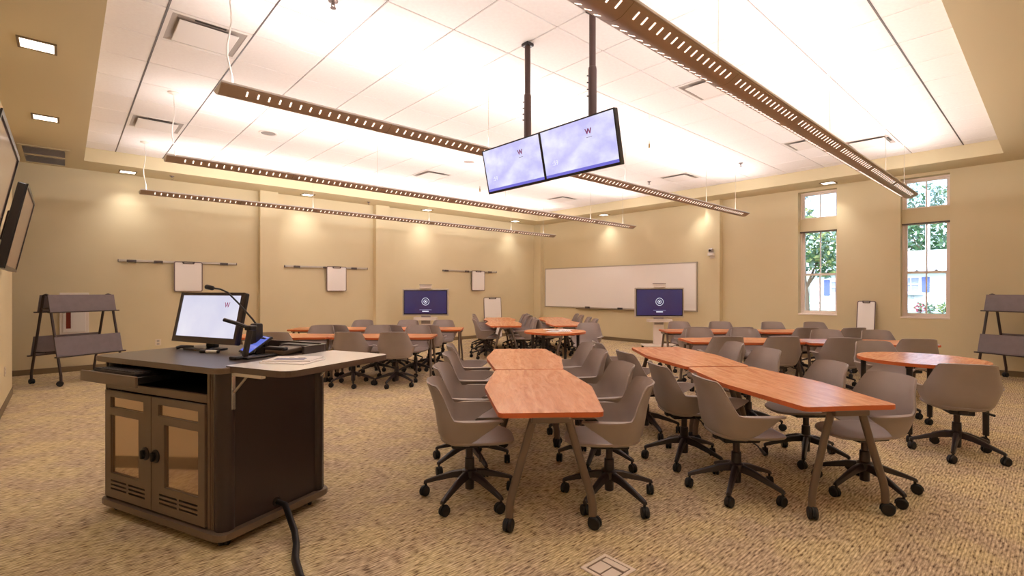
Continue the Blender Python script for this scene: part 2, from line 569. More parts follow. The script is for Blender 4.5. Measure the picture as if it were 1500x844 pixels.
for i in range(len(gx) - 1):
    for j in range(len(gy) - 1):
        if (i, j) in vent_cells: continue
        sx, sy = gx[i + 1] - gx[i] - 0.011, gy[j + 1] - gy[j] - 0.011
        key = (round(sx, 3), round(sy, 3))
        if key not in tile_mesh:
            bm = nb()
            vv, ff = _add(bm, [(-sx / 2, -sy / 2, 0), (sx / 2, -sy / 2, 0), (sx / 2, sy / 2, 0), (-sx / 2, sy / 2, 0)], [(3, 2, 1, 0)])
            box(bm, -sx / 2, sx / 2, -sy / 2, sy / 2, 0, 0.02) if False else None
            bm.free(); bm = nb()
            box(bm, -sx / 2, sx / 2, -sy / 2, sy / 2, 0.0, 0.02, 0.004, seg=1)
            o = obj('ceiling_tile', bm, 'tile', ceiling)
            tile_mesh[key] = o.data
        else:
            o = bpy.data.objects.new('ceiling_tile', tile_mesh[key]); COL.objects.link(o); o.parent = ceiling
        o.location = ((gx[i] + gx[i + 1]) / 2, (gy[j] + gy[j + 1]) / 2, ZT)
# two thicker dark joint strips run the length of the tray (seen at both ends of the ceiling)
for yy in (gy[1],):
    bm = nb(); box(bm, TX0, TX1, yy - 0.007, yy + 0.007, ZT - 0.003, ZT + 0.012)
    obj('ceiling_strip', bm, 'dark_clip', ceiling)
for xx, hw in ((gx[1], 0.008), (gx[2], 0.005)):
    bm = nb(); box(bm, xx - hw, xx + hw, TY0, TY1, ZT - 0.003, ZT + 0.012)
    obj('ceiling_strip', bm, 'dark_clip', ceiling)

def cell_mid(ij):
    i, j = ij
    return ((gx[i] + gx[i + 1]) / 2, (gy[j] + gy[j + 1]) / 2, gx[i + 1] - gx[i], gy[j + 1] - gy[j])
for n, ij in enumerate(sorted(vent_cells, key=lambda c: cell_mid(c)[0] + cell_mid(c)[1])):
    x, y, sx, sy = cell_mid(ij)
    t = thing('ceiling_diffuser', 'white square ceiling air diffuser, %s one from the camera corner of the tray' %
              ['nearest', 'second', 'third', 'fourth', 'fifth', 'sixth', 'seventh', 'farthest'][n], 'vent', (x, y, ZT - 0.002), 0, 'ceiling diffusers')
    h = sx / 2 - 0.008
    bm = nb(); plate(bm, [-h, -h + 0.035, h - 0.035, h], [-h, -h + 0.035, h - 0.035, h], lambda i, j: (i, j) != (1, 1), 0.014)
    obj('frame', bm, 'vent_white', t)
    bm = nb(); a, b = h - 0.035, h - 0.085      # sloping throat
    vs = [(-a, -a, 0.004), (a, -a, 0.004), (a, a, 0.004), (-a, a, 0.004), (-b, -b, 0.012), (b, -b, 0.012), (b, b, 0.012), (-b, b, 0.012)]
    _add(bm, vs, [(0, 1, 5, 4), (1, 2, 6, 5), (2, 3, 7, 6), (3, 0, 4, 7), (4, 5, 6, 7)])
    obj('throat', bm, 'vent_grey', t)
    bm = nb(); box(bm, -b + 0.01, b - 0.01, -b + 0.01, b - 0.01, -0.022, -0.012, 0.006)
    obj('face_panel', bm, 'vent_white', t)
    for sgn in (-1, 1):
        bm = nb(); box(bm, -b * 0.5, b * 0.5, sgn * (b + 0.012) - 0.012, sgn * (b + 0.012) + 0.012, 0.0035, 0.0085)
        obj('air_slot', bm, 'vent_dark', t)

# ---- linear return grille in the soffit at the left
t = thing('soffit_grille', 'long grey twin-slot air grille set in the soffit at far left', 'vent', (0, 0, HS))
bm = nb(); plate(bm, [-0.55, -0.5, 0.0, 0.06], [10.72, 10.78, 11.36, 11.46, 12.08, 12.15], lambda i, j: not (i == 1 and j in (1, 3)), 0.012, T(0, 0, -0.012))
obj('frame', bm, 'soffit_paint', t)
for y0, y1 in ((10.78, 11.36), (11.46, 12.08)):
    n = 9
    for k in range(n):
        yy = y0 + (y1 - y0) * (k + 0.5) / n
        bm = nb(); box(bm, -0.5, 0.0, -0.03, 0.03, -0.002, 0.002, 0, T(0, yy, -0.006) @ RX(0.25))
        obj('louvre', bm, 'vent_grey', t)

# ---- recessed downlights round the soffit
def downlight(x, y, label, on=True):
    t = thing('recessed_downlight', label, 'downlight', (x, y, HS), 0, 'recessed downlights in the soffit')
    bm = nb(); h = 0.135
    plate(bm, [-h, -h + 0.02, h - 0.02, h], [-h, -h + 0.02, h - 0.02, h], lambda i, j: (i, j) != (1, 1), 0.012, T(0, 0, -0.012))
    obj('trim_ring', bm, 'baseboard', t)
    bm = nb(); box(bm, -h + 0.02, h - 0.02, -h + 0.02, h - 0.02, -0.006, -0.001)
    obj('diffuser', bm, 'downlight_glow', t)
    ld = bpy.data.lights.new('downlight_lamp', 'SPOT')
    ld.energy = SPOT_W; ld.color = SPOT_COL; ld.spot_size = math.radians(102); ld.spot_blend = 1.0; ld.shadow_soft_size = 0.07
    lo = bpy.data.objects.new('downlight_lamp', ld); COL.objects.link(lo); lo.parent = t
    lo.location = (0, 0, -0.03)
downlight(-0.19, 6.32, 'square recessed downlight in the left soffit, nearer of two above the wall screens')
downlight(-0.19, 8.91, 'square recessed downlight in the left soffit, just before the air grille')
downlight(0.89, 11.92, 'square recessed downlight above the left whiteboard rail')
downlight(4.25, 11.90, 'square recessed downlight above the middle whiteboard rail')
downlight(7.54, 11.90, 'square recessed downlight above the screen cart by the back wall')
downlight(10.90, 11.90, 'square recessed downlight near the far room corner')
downlight(11.95, 9.13, 'square recessed downlight above the long whiteboard')
downlight(11.93, 6.15, 'square recessed downlight above the pillar beside the long whiteboard')
downlight(11.91, 3.26, 'square recessed downlight just above the farther window')
for x, y, w_ in [(-0.19, 3.7, 'in the left soffit before the nearer wall screen'), (-0.19, 1.1, 'in the left soffit beside the camera'), (0.9, 0.12, 'in the front soffit over the camera'),
                (4.2, 0.12, 'in the front soffit over the floor box'), (7.5, -0.04, 'in the front soffit over the right round table')]:
    downlight(x, y, 'square recessed downlight ' + w_)

# ---- windows
def window(k, y0, y1):
    xf = XW + 0.17
    mid0, mid1 = 2.835, 3.105
    bm = nb()
    plate(bm, [y0, y0 + 0.035, y1 - 0.035, y1], [WZ0, WZ0 + 0.05, mid0, mid1, WZ1 - 0.035, WZ1], lambda i, j: not (i == 1 and j in (1, 3)), 0.13, M_YZ(xf))
    wnd = obj('window_%d' % k, bm, 'window_trim', kind='structure')
    bm = nb(); box(bm, XW - 0.012, xf, y0, y1, WZ0, WZ0 + 0.03, 0.004)
    obj('sill', bm, 'window_trim', wnd)
    bm = nb(); box(bm, xf - 0.05, xf, y0 + 0.002, y1 - 0.002, mid0 - 0.01, mid1, 0.003)
    obj('spandrel_panel', bm, 'wall_paint', wnd)
    bm = nb(); box(bm, xf - 0.06, xf + 0.01, y0 + 0.002, y1 - 0.002, mid0 - 0.035, mid0 - 0.012, 0.003)
    obj('head_trim', bm, 'shelf_edge', wnd)
    a, b = y0 + 0.035, y1 - 0.035
    def sash(z0, z1, x, st, name='sash'):
        m = (a + b) / 2
        bm = nb()
        plate(bm, [a, a + st, m - 0.011, m + 0.011, b - st, b], [z0, z0 + st, z1 - st, z1], lambda i, j: not (j == 1 and i in (1, 3)), 0.035, M_YZ(x))
        s = obj(name, bm, 'window_trim', wnd)
        for p, q in ((a + st, m - 0.011), (m + 0.011, b - st)):
            bm = nb(); box(bm, x + 0.014, x + 0.018, p, q, z0 + st, z1 - st)
            obj('pane', bm, 'clear_glass', s)
        return s
    zm = 1.86 if k == 2 else 1.86
    lo = sash(WZ0 + 0.05, zm + 0.02, xf + 0.02, 0.045)
    sash(zm - 0.02, mid0, xf + 0.06, 0.04)
    sash(mid1, WZ1 - 0.035, xf + 0.04, 0.035, 'transom_sash')
    for f in (0.28, 0.72):
        yy = a + (b - a) * f
        bm = nb(); box(bm, xf + 0.022, xf + 0.052, yy - 0.025, yy + 0.025, zm + 0.02, zm + 0.032, 0.003)
        cyl(bm, (xf + 0.035, yy, zm + 0.03), (xf + 0.035, yy, zm + 0.045), 0.012)
        obj('sash_lock', bm, 'dark_clip', lo)
window(1, *WIN[0])
window(2, *WIN[1])

# ---- outside the windows: lawn, house, fence, trees
bm = nb(); box(bm, XW + 0.6, 140, -60, 120, -0.3, 0.1)
obj('ground', bm, 'grass', kind='structure')
hs = thing('neighbour_house', 'white clapboard house with blue shutters seen through the windows', 'house', (40, 0, 0.1))
HY0, HY1 = -4.0, 12.1
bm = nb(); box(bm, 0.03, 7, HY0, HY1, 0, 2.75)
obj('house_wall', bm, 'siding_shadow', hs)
for k in range(18):
    z = 0.15 + k * 0.144
    bm = nb(); _add(bm, [(0.03, HY0, z), (0.03, HY1, z), (0.03, HY1, z + 0.15), (0.03, HY0, z + 0.15), (-0.01, HY0, z), (-0.01, HY1, z)],
                    [(0, 3, 2, 1), (4, 5, 2, 3), (0, 1, 5, 4), (0, 4, 3), (1, 2, 5)])
    obj('siding_board', bm, 'siding', hs)
bm = nb()
_add(bm, [(-0.5, HY0 - 0.4, 2.7), (-0.5, HY1 + 0.4, 2.7), (3.5, HY1 + 0.4, 4.15), (3.5, HY0 - 0.4, 4.15), (7.5, HY0 - 0.4, 2.7), (7.5, HY1 + 0.4, 2.7)],
     [(0, 1, 2, 3), (3, 2, 5, 4), (0, 3, 4), (1, 5, 2), (0, 4, 5, 1)])
obj('roof', bm, 'roof_white', hs)
bm = nb(); box(bm, -0.55, -0.45, HY0 - 0.4, HY1 + 0.4, 2.58, 2.74, 0.01)
obj('gutter', bm, 'siding_shadow', hs)
def hwin(y0, y1, z0, z1):
    bm = nb(); plate(bm, [y0 - 0.07, y0, (y0 + y1) / 2 - 0.02, (y0 + y1) / 2 + 0.02, y1, y1 + 0.07], [z0 - 0.08, z0, (z0 + z1) / 2 - 0.03, (z0 + z1) / 2 + 0.03, z1, z1 + 0.08],
                     lambda i, j: not (i in (1, 3) and j in (1, 3)), 0.08, M_YZ(-0.06))
    wd = obj('house_window', bm, 'white_trim', hs)
    bm = nb(); box(bm, -0.02, 0.0, y0, y1, z0, z1)
    obj('pane', bm, 'house_glass', wd)
def hshut(y0, y1, z0, z1):
    bm = nb(); box(bm, -0.07, -0.01, y0, y1, z0, z1, 0.01)
    obj('shutter', bm, 'shutter', hs)
hwin(5.95, 6.75, 1.35, 2.2); hshut(5.42, 5.80, 1.3, 2.25); 
hwin(10.05, 10.75, 1.25, 2.0); hshut(10.85, 11.2, 1.05, 2.15)
bm = nb(); box(bm, -0.35, 0, 5.7, 6.9, 1.12, 1.2, 0.01); box(bm, -0.1, -0.02, 6.2, 6.3, 0.9, 1.14)
obj('flower_box', bm, 'siding_shadow', hs)
ft = thing('lawn_fence', 'low white rail fence on the lawn before the house', 'fence', (33, 0, 0.1))
for k in range(6):
    bm = nb(); box(bm, -0.05, 0.05, 7.6 + k * 0.7, 7.72 + k * 0.7, 0, 0.75, 0.008)
    obj('fence_post', bm, 'pole_white', ft)
for z in (0.3, 0.6):
    bm = nb(); box(bm, -0.03, 0.03, 7.5, 11.4, z, z + 0.1, 0.006)
    obj('fence_rail', bm, 'pole_white', ft)

def leaves(name, parent, blobs, n, size, mats, seed):
    rnd = random.Random(seed)
    bm = nb()
    for k in range(n):
        cx, cy, cz, r = rnd.choice(blobs)
        while True:
            p = Vector((rnd.uniform(-1, 1), rnd.uniform(-1, 1), rnd.uniform(-1, 1)))
            if 0.25 < p.length < 1: break
        c = Vector((cx, cy, cz)) + p * r
        s = size * rnd.uniform(0.6, 1.4)
        R = Matrix.Rotation(rnd.uniform(0, 6.28), 4, Vector((rnd.gauss(0, 1), rnd.gauss(0, 1), rnd.gauss(0, 1))).normalized())
        pts = [R @ Vector(q) * s + c for q in ((-1, 0, 0), (-0.3, 0.45, 0.12), (0.6, 0.35, 0.05), (1, 0, -0.1), (0.5, -0.4, 0.05), (-0.35, -0.42, 0.12))]
        _add(bm, pts, [(0, 1, 2, 3, 4, 5)], None, rnd.randrange(len(mats)))
    return obj(name, bm, mats, parent, fix=False, kind='stuff')
def tree(x, y, label, trunk_h, blobs, n, size, mats, seed):
    t = thing('tree', label, 'tree', (x, y, 0.1), 0)
    bm = nb(); tube(bm, [(0, 0, 0), (0.05, 0.02, trunk_h * 0.5), (0, 0.1, trunk_h)], [0.2, 0.16, 0.08], 8)
    for bx_, by_, bz_, br_ in blobs[:6]:
        tube(bm, [(0.03, 0.03, trunk_h * 0.6), (bx_ * 0.5, by_ * 0.5, (trunk_h * 0.7 + bz_) / 2), (bx_, by_, bz_)], [0.07, 0.05, 0.02], 6)
    obj('trunk', bm, 'bark', t)
    leaves('foliage', t, blobs, n, size, mats, seed)
tree(31, 9.6, 'leafy green tree on the lawn seen through the farther window', 2.4,
     [(0, 0, 4.0, 1.5), (0.3, 1.2, 3.6, 1.2), (0, -1.1, 4.2, 1.2), (0, 0.6, 5.2, 1.1), (0, 1.6, 2.4, 0.9), (0.2, -0.9, 2.9, 0.8)], 2600, 0.15,
     ['leaf_green', 'leaf_blue', 'leaf_yellow'], 3)
tree(52, 8.2, 'tall dense tree behind the house roof seen through the nearer window', 4.0,
     [(0, 0, 5.4, 2.2), (0, 2.4, 5.0, 2.0), (0, -2.4, 5.2, 2.2), (0, 1.2, 7.0, 1.6)], 2600, 0.22, ['leaf_green', 'leaf_green', 'leaf_blue'], 5)
tree(58, 8.6, 'thin airy tree rising above the house seen through the nearer transom', 8.0,
     [(0, 0, 9.6, 1.8), (0, 1.4, 9.0, 1.4), (0, -1.4, 9.2, 1.5)], 1100, 0.16, ['leaf_blue', 'leaf_blue', 'leaf_green'], 8)
tree(44, 15.0, 'pale tree far behind seen through the farther transom', 8.0,
     [(0, -1.0, 9.6, 1.3), (0, -1.9, 10.0, 1.1), (0, 1.2, 8.4, 1.1)], 380, 0.16, ['leaf_blue', 'leaf_green'], 9)
bm = nb(); cyl(bm, (48, 6.63, 0.1), (48, 6.63, 9.0), 0.17, 0.13)
tag(obj('utility_pole', bm, 'pole_white', smooth=40), 'pale utility pole behind the house seen through the nearer window', 'pole')
for k, (y, m, l) in enumerate([(6.9, 'leaf_green', 'green'), (5.75, 'flower_pink', 'pink flowering'), (5.3, 'leaf_blue', 'blue-green'), (4.7, 'leaf_yellow', 'yellow-green')]):
    t = thing('shrub', 'small %s shrub at the foot of the white house wall' % l, 'shrub', (39.2, y, 0.1))
    bm = nb(); tube(bm, [(0, 0, 0), (0, 0, 0.3)], [0.03, 0.02], 6); obj('stem', bm, 'bark', t)
    leaves('foliage', t, [(0, 0, 0.35, 0.32)], 130, 0.08, [m, 'leaf_green'], 20 + k)

# ------------------------------------------------------------------ linear pendant lights
PZ, PX0, PX1 = 3.115, 0.93, 11.02
def pendant(y, label, cables, cord):
    t = thing('pendant_light', label, 'pendant light', (0, y, PZ), 0, 'linear pendant lights')
    out = [(-0.125, 0.062), (-0.118, 0.05), (-0.035, 0.004), (0.0, 0.0), (0.035, 0.004), (0.118, 0.05), (0.125, 0.062)]
    inn = [(0.119, 0.064), (0.112, 0.054), (0.033, 0.010), (0.0, 0.006), (-0.033, 0.010), (-0.112, 0.054), (-0.119, 0.064)]
    prof = out + inn
    bm = nb()
    loft(bm, [[(x, py, pz) for py, pz in prof] for x in (PX0, PX1)], True)
    obj('housing', bm, 'pendant_metal', t, smooth=25)
    for x in (PX0, PX1):
        bm = nb()
        loft(bm, [[(x + s * 0.004, py, pz) for py, pz in out] for s in (-1, 1)], True)
        obj('end_cap', bm, 'pendant_trim', t)
    for sg in (-1, 1):
        bm = nb(); box(bm, PX0, PX1, sg * 0.128 - 0.004, sg * 0.128 + 0.004, 0.056, 0.074, 0.002, seg=1)
        obj('edge_rail', bm, 'pendant_trim', t)
    n_sec = 7
    pitch = 1.4
    bm = nb()
    sx = PX0 + 0.2
    for s in range(n_sec):
        for k in range(15):
            x = sx + s * pitch + k * 0.0873
            if x > PX1 - 0.1: continue
            for sg in (-1, 1):
                p0, p1 = Vector((0, sg * 0.052, 0.0135)), Vector((0, sg * 0.098, 0.039))
                nrm = Vector((0, sg * 0.048, -0.086)).normalized() * 0.0012
                nrm = Vector((0, sg * (0.046), -0.083)).normalized() * 0.003
                w_ = 0.006
                q = [p0, p1]
                vs = [(x - w_, p0.y, p0.z), (x + w_, p0.y, p0.z), (x + w_, p1.y, p1.z), (x - w_, p1.y, p1.z)]
                vs2 = [(a + 0, b + nrm.y, c + nrm.z) for a, b, c in vs]
                _add(bm, vs + vs2, [(4, 5, 6, 7), (0, 1, 5, 4), (1, 2, 6, 5), (2, 3, 7, 6), (3, 0, 4, 7)])
    obj('light_slots', bm, 'slot_glow', t, kind='stuff')
    bm = nb()
    for s in range(1, n_sec):
        x = sx + s * pitch - 0.09
        loft(bm, [[(x + e, py * 1.002, pz - 0.0008) for py, pz in out] for e in (-0.0025, 0.0025)], False, closed=False)
    obj('joint_lines', bm, 'baseboard', t, kind='stuff')
    for sg in (-0.035, 0.035):
        bm = nb(); cyl(bm, (PX0 + 0.05, sg, 0.04), (PX1 - 0.05, sg, 0.04), 0.013, n=8)
        obj('lamp_tube', bm, 'tube_glow', t, smooth=60)
    for x in cables:
        for dx in (-0.0,):
            bm = nb(); cyl(bm, (x, 0, 0.05), (x, 0, ZT - PZ - 0.004), 0.0035, n=6)
            obj('suspension_cable', bm, 'aluminium', t)
        bm = nb(); lathe(bm, [(0.012, ZT - PZ - 0.04), (0.012, ZT - PZ - 0.012), (0.03, ZT - PZ - 0.008), (0.03, ZT - PZ)], 12, T(x, 0, 0))
        obj('cable_anchor', bm, 'white_trim', t, smooth=40)
    bm = nb()
    H = ZT - PZ
    tube(bm, [(cord + 0.06 * math.sin(k * 0.9) * (k / 9) * (1 - k / 12), 0.02 * math.sin(k * 1.3), H - (H - 0.06) * k / 9) for k in range(10)], 0.0065, 6)
    obj('power_cord', bm, 'white_plastic', t, smooth=60)
    bm = nb(); lathe(bm, [(0.065, H), (0.065, H - 0.012), (0.02, H - 0.025), (0.012, H - 0.03)], 20, T(cord, 0, 0))
    obj('ceiling_canopy', bm, 'white_trim', t, smooth=40)
    for sg in (-1, 1):                    # two strips aimed up and outwards, as in a wide-beam indirect fitting
        ld = bpy.data.lights.new('pendant_uplight', 'AREA')
        ld.shape = 'RECTANGLE'; ld.size = PX1 - PX0 - 0.2; ld.size_y = 0.09; ld.energy = UP_W / 2; ld.color = LAMP_COL
        lo = bpy.data.objects.new('pendant_uplight', ld); COL.objects.link(lo); lo.parent = t
        lo.location = ((PX0 + PX1) / 2, sg * 0.05, 0.095); lo.rotation_euler = (PI - sg * math.radians(-52), 0, 0)
pendant(1.77, 'long perforated linear pendant light nearest the camera, running to the nearer window', [3.75, 6.53, 9.26, 10.58], 1.05)
pendant(4.63, 'long perforated linear pendant light passing behind the hanging screens', [3.8, 6.6, 9.3, 10.6], 1.02)
pendant(7.50, 'long perforated linear pendant light, third from the camera', [3.8, 6.6, 9.3, 10.6], 1.02)
pendant(10.33, 'long perforated linear pendant light nearest the back wall', [3.8, 6.6, 9.3, 10.6], 1.0)

#PART3
# ------------------------------------------------------------------ swivel chairs
def interp(xs, ysv, x):
    if x <= xs[0]: return ysv[0]
    for a, b, p, q in zip(xs[:-1], xs[1:], ysv[:-1], ysv[1:]):
        if x <= b:
            return p + (q - p) * (x - a) / (b - a)
    return ysv[-1]
def sstep(a, b, x):
    q = max(0.0, min(1.0, (x - a) / (b - a)))
    return q * q * (3 - 2 * q)
def spow(c, e): return math.copysign(abs(c) ** e, c)

ZL = [0.425, 0.44, 0.48, 0.54, 0.60, 0.65, 0.75, 0.87]
RA = [0.12, 0.175, 0.222, 0.238, 0.245, 0.252, 0.275, 0.318]
RB = [0.12, 0.185, 0.232, 0.256, 0.276, 0.288, 0.262, 0.240]
RF = [0.05, 0.07, 0.10, 0.14, 0.19, 0.235, 0.2, 0.2]
def shell_pt(s, t, lip=0.0):
    pm = 86 + 42 * sstep(0.1, 1.0, t)
    a = abs(s) * pm
    ztop = 0.868 - 0.012 * (min(a, 44) / 44) ** 2 - 0.222 * sstep(45, 70, a) - 0.008 * sstep(100, 128, a)
    z = 0.425 + (ztop - 0.425) * t
    ph = math.radians(s * pm)
    ra, rb, rf = interp(ZL, RA, z), interp(ZL, RB, z), interp(ZL, RF, z)
    e = 2 / 3.0
    c, sn = math.cos(ph), math.sin(ph)
    x = -ra * spow(c, e) if c > 0 else rf * abs(c) ** e * 1.25
    y = rb * spow(sn, e)
    arm = sstep(66, 92, a)
    if lip:
        x += -c * lip * (0.25 + 0.0 * arm)
        y += sn * lip * (0.25 + 0.85 * arm)
        z -= lip * 0.12 * (1 - 0.6 * arm)
    return Vector((x + 0.02, y, z))

def chair_shell_mesh():
    bm = nb()
    NS = 57
    tl = [0, 0.04, 0.1, 0.2, 0.32, 0.45, 0.58, 0.7, 0.82, 0.92, 1.0]
    grid = []
    for t in tl:
        grid.append([bm.verts.new(shell_pt(-1 + 2 * k / (NS - 1), t)) for k in range(NS)])
    for lp in (0.015, 0.03, 0.042):
        grid.append([bm.verts.new(shell_pt(-1 + 2 * k / (NS - 1), 1.0, lp)) for k in range(NS)])
    for a, b in zip(grid[:-1], grid[1:]):
        for k in range(NS - 1):
            bm.faces.new((a[k], a[k + 1], b[k + 1], b[k]))
    bmesh.ops.recalc_face_normals(bm, faces=bm.faces[:])
    bmesh.ops.solidify(bm, geom=bm.faces[:], thickness=0.011)
    return bm

def chair_seat_mesh():
    bm = nb()
    n = 32
    rings = []
    def pt(r, k, dz, under=False):
        th = 2 * PI * k / n
        x = 0.055 + 0.262 * r * spow(math.cos(th), 2 / 3.0)
        y = 0.232 * r * spow(math.sin(th), 2 / 3.0)
        z = 0.470 - 0.016 * (1 - (y / 0.24) ** 2) * (1 - r * 0.2) - 0.20 * max(0, x - 0.20) ** 1.5 + 0.012 * max(0, -x) / 0.2
        return Vector((x, y, z + dz))
    for r in (0.02, 0.3, 0.6, 0.85, 0.95, 1.0):
        rings.append([pt(r, k, -0.004 if r == 1.0 else 0) for k in range(n)])
    rings.append([pt(1.004, k, -0.014) for k in range(n)])
    rings.append([pt(0.97, k, -0.024) for k in range(n)])
    rings.append([pt(0.6, k, -0.036) for k in range(n)])
    rings.append([pt(0.3, k, -0.040) for k in range(n)])
    loft(bm, rings, True)
    return bm

def caster(bm, r, wd=0.02):
    """twin wheel caster under the origin, wheel radius r, stem up to z = 2.6 r"""
    for sg in (-1, 1):
        M = T(-0.012, sg * (wd * 0.5 + 0.004), r) @ RX(PI / 2)
        lathe(bm, [(r * 0.3, -wd / 2), (r * 0.86, -wd / 2), (r, -wd * 0.25), (r, wd * 0.25), (r * 0.86, wd / 2), (r * 0.3, wd / 2)], 14, M)
    rings = []
    for k in range(7):
        a = math.radians(-10 + k * 33)
        c, s_ = math.cos(a), math.sin(a)
        rings.append([Vector((-0.012 + q * c, yy, r + q * s_)) for yy, q in ((-0.006, r * 0.7), (0.006, r * 0.7), (0.006, r * 1.13), (-0.006, r * 1.13))])
    loft(bm, rings, True)
    cyl(bm, (0, 0, r * 1.0), (0, 0, r * 2.6), 0.009, n=8)

def make_chair(label, base_rot):
    t = thing('swivel_chair', label, 'chair', group='grey swivel chairs')
    obj('seat', chair_seat_mesh(), 'chair_shell', t, smooth=50)
    obj('back_shell', chair_shell_mesh(), 'chair_shell', t, smooth=50)
    bm = nb(); box(bm, -0.13, 0.14, -0.09, 0.09, 0.385, 0.432, 0.012); box(bm, -0.17, 0.18, -0.03, 0.03, 0.40, 0.436, 0.006)
    obj('seat_mount', bm, 'black_plastic', t)
    bm = nb(); tube(bm, [(0.06, -0.08, 0.405), (0.06, -0.19, 0.40), (0.062, -0.235, 0.385)], 0.005, 6)
    tube(bm, [(0.062, -0.225, 0.389), (0.064, -0.29, 0.368)], [0.008, 0.012], 8)
    obj('height_lever', bm, 'black_plastic', t, smooth=40)
    bm = nb(); lathe(bm, [(0.024, 0.39), (0.024, 0.285)], 14)
    obj('gas_lift', bm, 'stand_post', t, smooth=40)
    bm = nb(); lathe(bm, [(0.030, 0.30), (0.034, 0.296), (0.036, 0.22), (0.052, 0.212), (0.054, 0.168), (0.034, 0.155), (0.032, 0.075), (0.026, 0.07)], 18)
    obj('hub', bm, 'chair_base', t, smooth=40)
    for k in range(5):
        a = base_rot + k * 2 * PI / 5
        bm = nb()
        rings = []
        for r, zt, hw, hh in ((0.035, 0.212, 0.026, 0.052), (0.12, 0.196, 0.023, 0.046), (0.24, 0.152, 0.019, 0.034), (0.325, 0.118, 0.017, 0.026), (0.342, 0.108, 0.014, 0.022)):
            rings.append([Vector((r, -hw, zt - hh)), Vector((r, hw, zt - hh)), Vector((r, hw * 0.8, zt - 0.006)), Vector((r, hw * 0.35, zt)), Vector((r, -hw * 0.35, zt)), Vector((r, -hw * 0.8, zt - 0.006))])
        loft(bm, rings, True)
        bmesh.ops.transform(bm, matrix=RZ(a), verts=bm.verts[:])
        lg = obj('leg', bm, 'chair_base', t, smooth=30)
        bm = nb(); caster(bm, 0.036)
        bmesh.ops.transform(bm, matrix=RZ(a) @ T(0.33, 0, 0) @ RZ(0.9 + k * 1.7), verts=bm.verts[:])
        obj('caster', bm, 'black_rubber', lg, smooth=40)
    return t

PROTO = [make_chair('proto', 0.35), make_chair('proto', 0.95), make_chair('proto', 1.5)]
used = [False] * 3
cn = 0
def put_chair(x, y, rz, label, proto=None):
    global cn
    k = (cn * 2 + cn // 3) % 3 if proto is None else proto
    cn += 1
    if not used[k]:
        used[k] = True
        o = PROTO[k]; o.location = (x, y, 0); o.rotation_euler = (0, 0, rz); o['label'] = label
        return o
    return dup(PROTO[k], (x, y, 0), rz, label)

# ------------------------------------------------------------------ tables
TL, TE, TM = 0.84, 0.33, 0.425      # half length, half width at the ends, half width in the middle
def make_table(label, half=TL):
    t = thing('team_table', label, 'table', group='six-sided cherry tables')
    poly = round_poly([(-half, -TE), (0, -TM), (half, -TE), (half, TE), (0, TM), (-half, TE)], [0.045, 0.5, 0.045, 0.045, 0.5, 0.045], 5)
    bm = nb(); prism(bm, poly, 0.708, 0.74, None, 0, 1, 0.004)
    obj('tabletop', bm, ['cherry_laminate', 'cherry_edge'], t)
    bm = nb(); box(bm, -half + 0.1, half - 0.1, -0.03, 0.03, 0.655, 0.707, 0.006)
    obj('beam', bm, 'table_leg', t)
    for e in (-1, 1):
        bm = nb()
        x0 = e * (half - 0.03)
        box(bm, min(x0, x0 + e * 0.034), max(x0, x0 + e * 0.034), -0.125, 0.125, 0.672, 0.712, 0.008)
        box(bm, min(x0 - e * 0.12, x0), max(x0 - e * 0.12, x0), -0.11, 0.11, 0.678, 0.707, 0.004)
        obj('end_bracket', bm, 'table_leg', t)
        for s in (-1, 1):
            bm = nb()
            pts = [(e * (half - 0.05), s * 0.11, 0.69), (e * (half - 0.047), s * 0.16, 0.52), (e * (half - 0.035), s * 0.225, 0.30),
                   (e * (half - 0.03), s * 0.250, 0.215), (e * (half - 0.028), s * 0.262, 0.15), (e * (half - 0.028), s * 0.264, 0.08)]
            tube(bm, pts, 0.020, 12, ry=0.026)
            lg = obj('leg', bm, 'table_leg', t, smooth=40)
            bm = nb(); caster(bm, 0.041, 0.024)
            bmesh.ops.transform(bm, matrix=T(e * (half - 0.028), s * 0.264, 0) @ RZ(0.7 * e * s + 0.3), verts=bm.verts[:])
            obj('caster', bm, 'black_rubber', lg, smooth=40)
    return t

R_ANG = A47 - PI / 2          # the picture's horizontal direction
def fr(d, l): return (FX * d + FY * l, FY * d - FX * l)     # depth / sideways distance -> floor position
TABLES = {
    'A1': ((2.780, 2.765), 50.5), 'A2': ((3.865, 4.075), 50.2),
    'B1': ((4.340, 1.593), 53.9), 'B2': ((5.375, 2.970), 52.9),
    'C1': (fr(8.35, -2.14), -42.1), 'C2': (fr(8.35, -3.85), -42.1),
    'C3': (fr(9.95, -1.84), -42.1), 'C4': (fr(9.95, -3.55), -42.1),
    'D1': ((7.52, 8.61), 52.3), 'D2': ((8.56, 9.96), 52.3),
    'F1': ((8.63, 7.75), 50.6), 'F2': ((9.71, 9.06), 50.6),
    'G1': (fr(9.42, 3.72), -44.0), 'G2': (fr(9.30, 5.44), -46.0),
    'G3': (fr(7.62, 3.50), -43.0), 'G4': (fr(7.33, 5.20), -52.0),
}
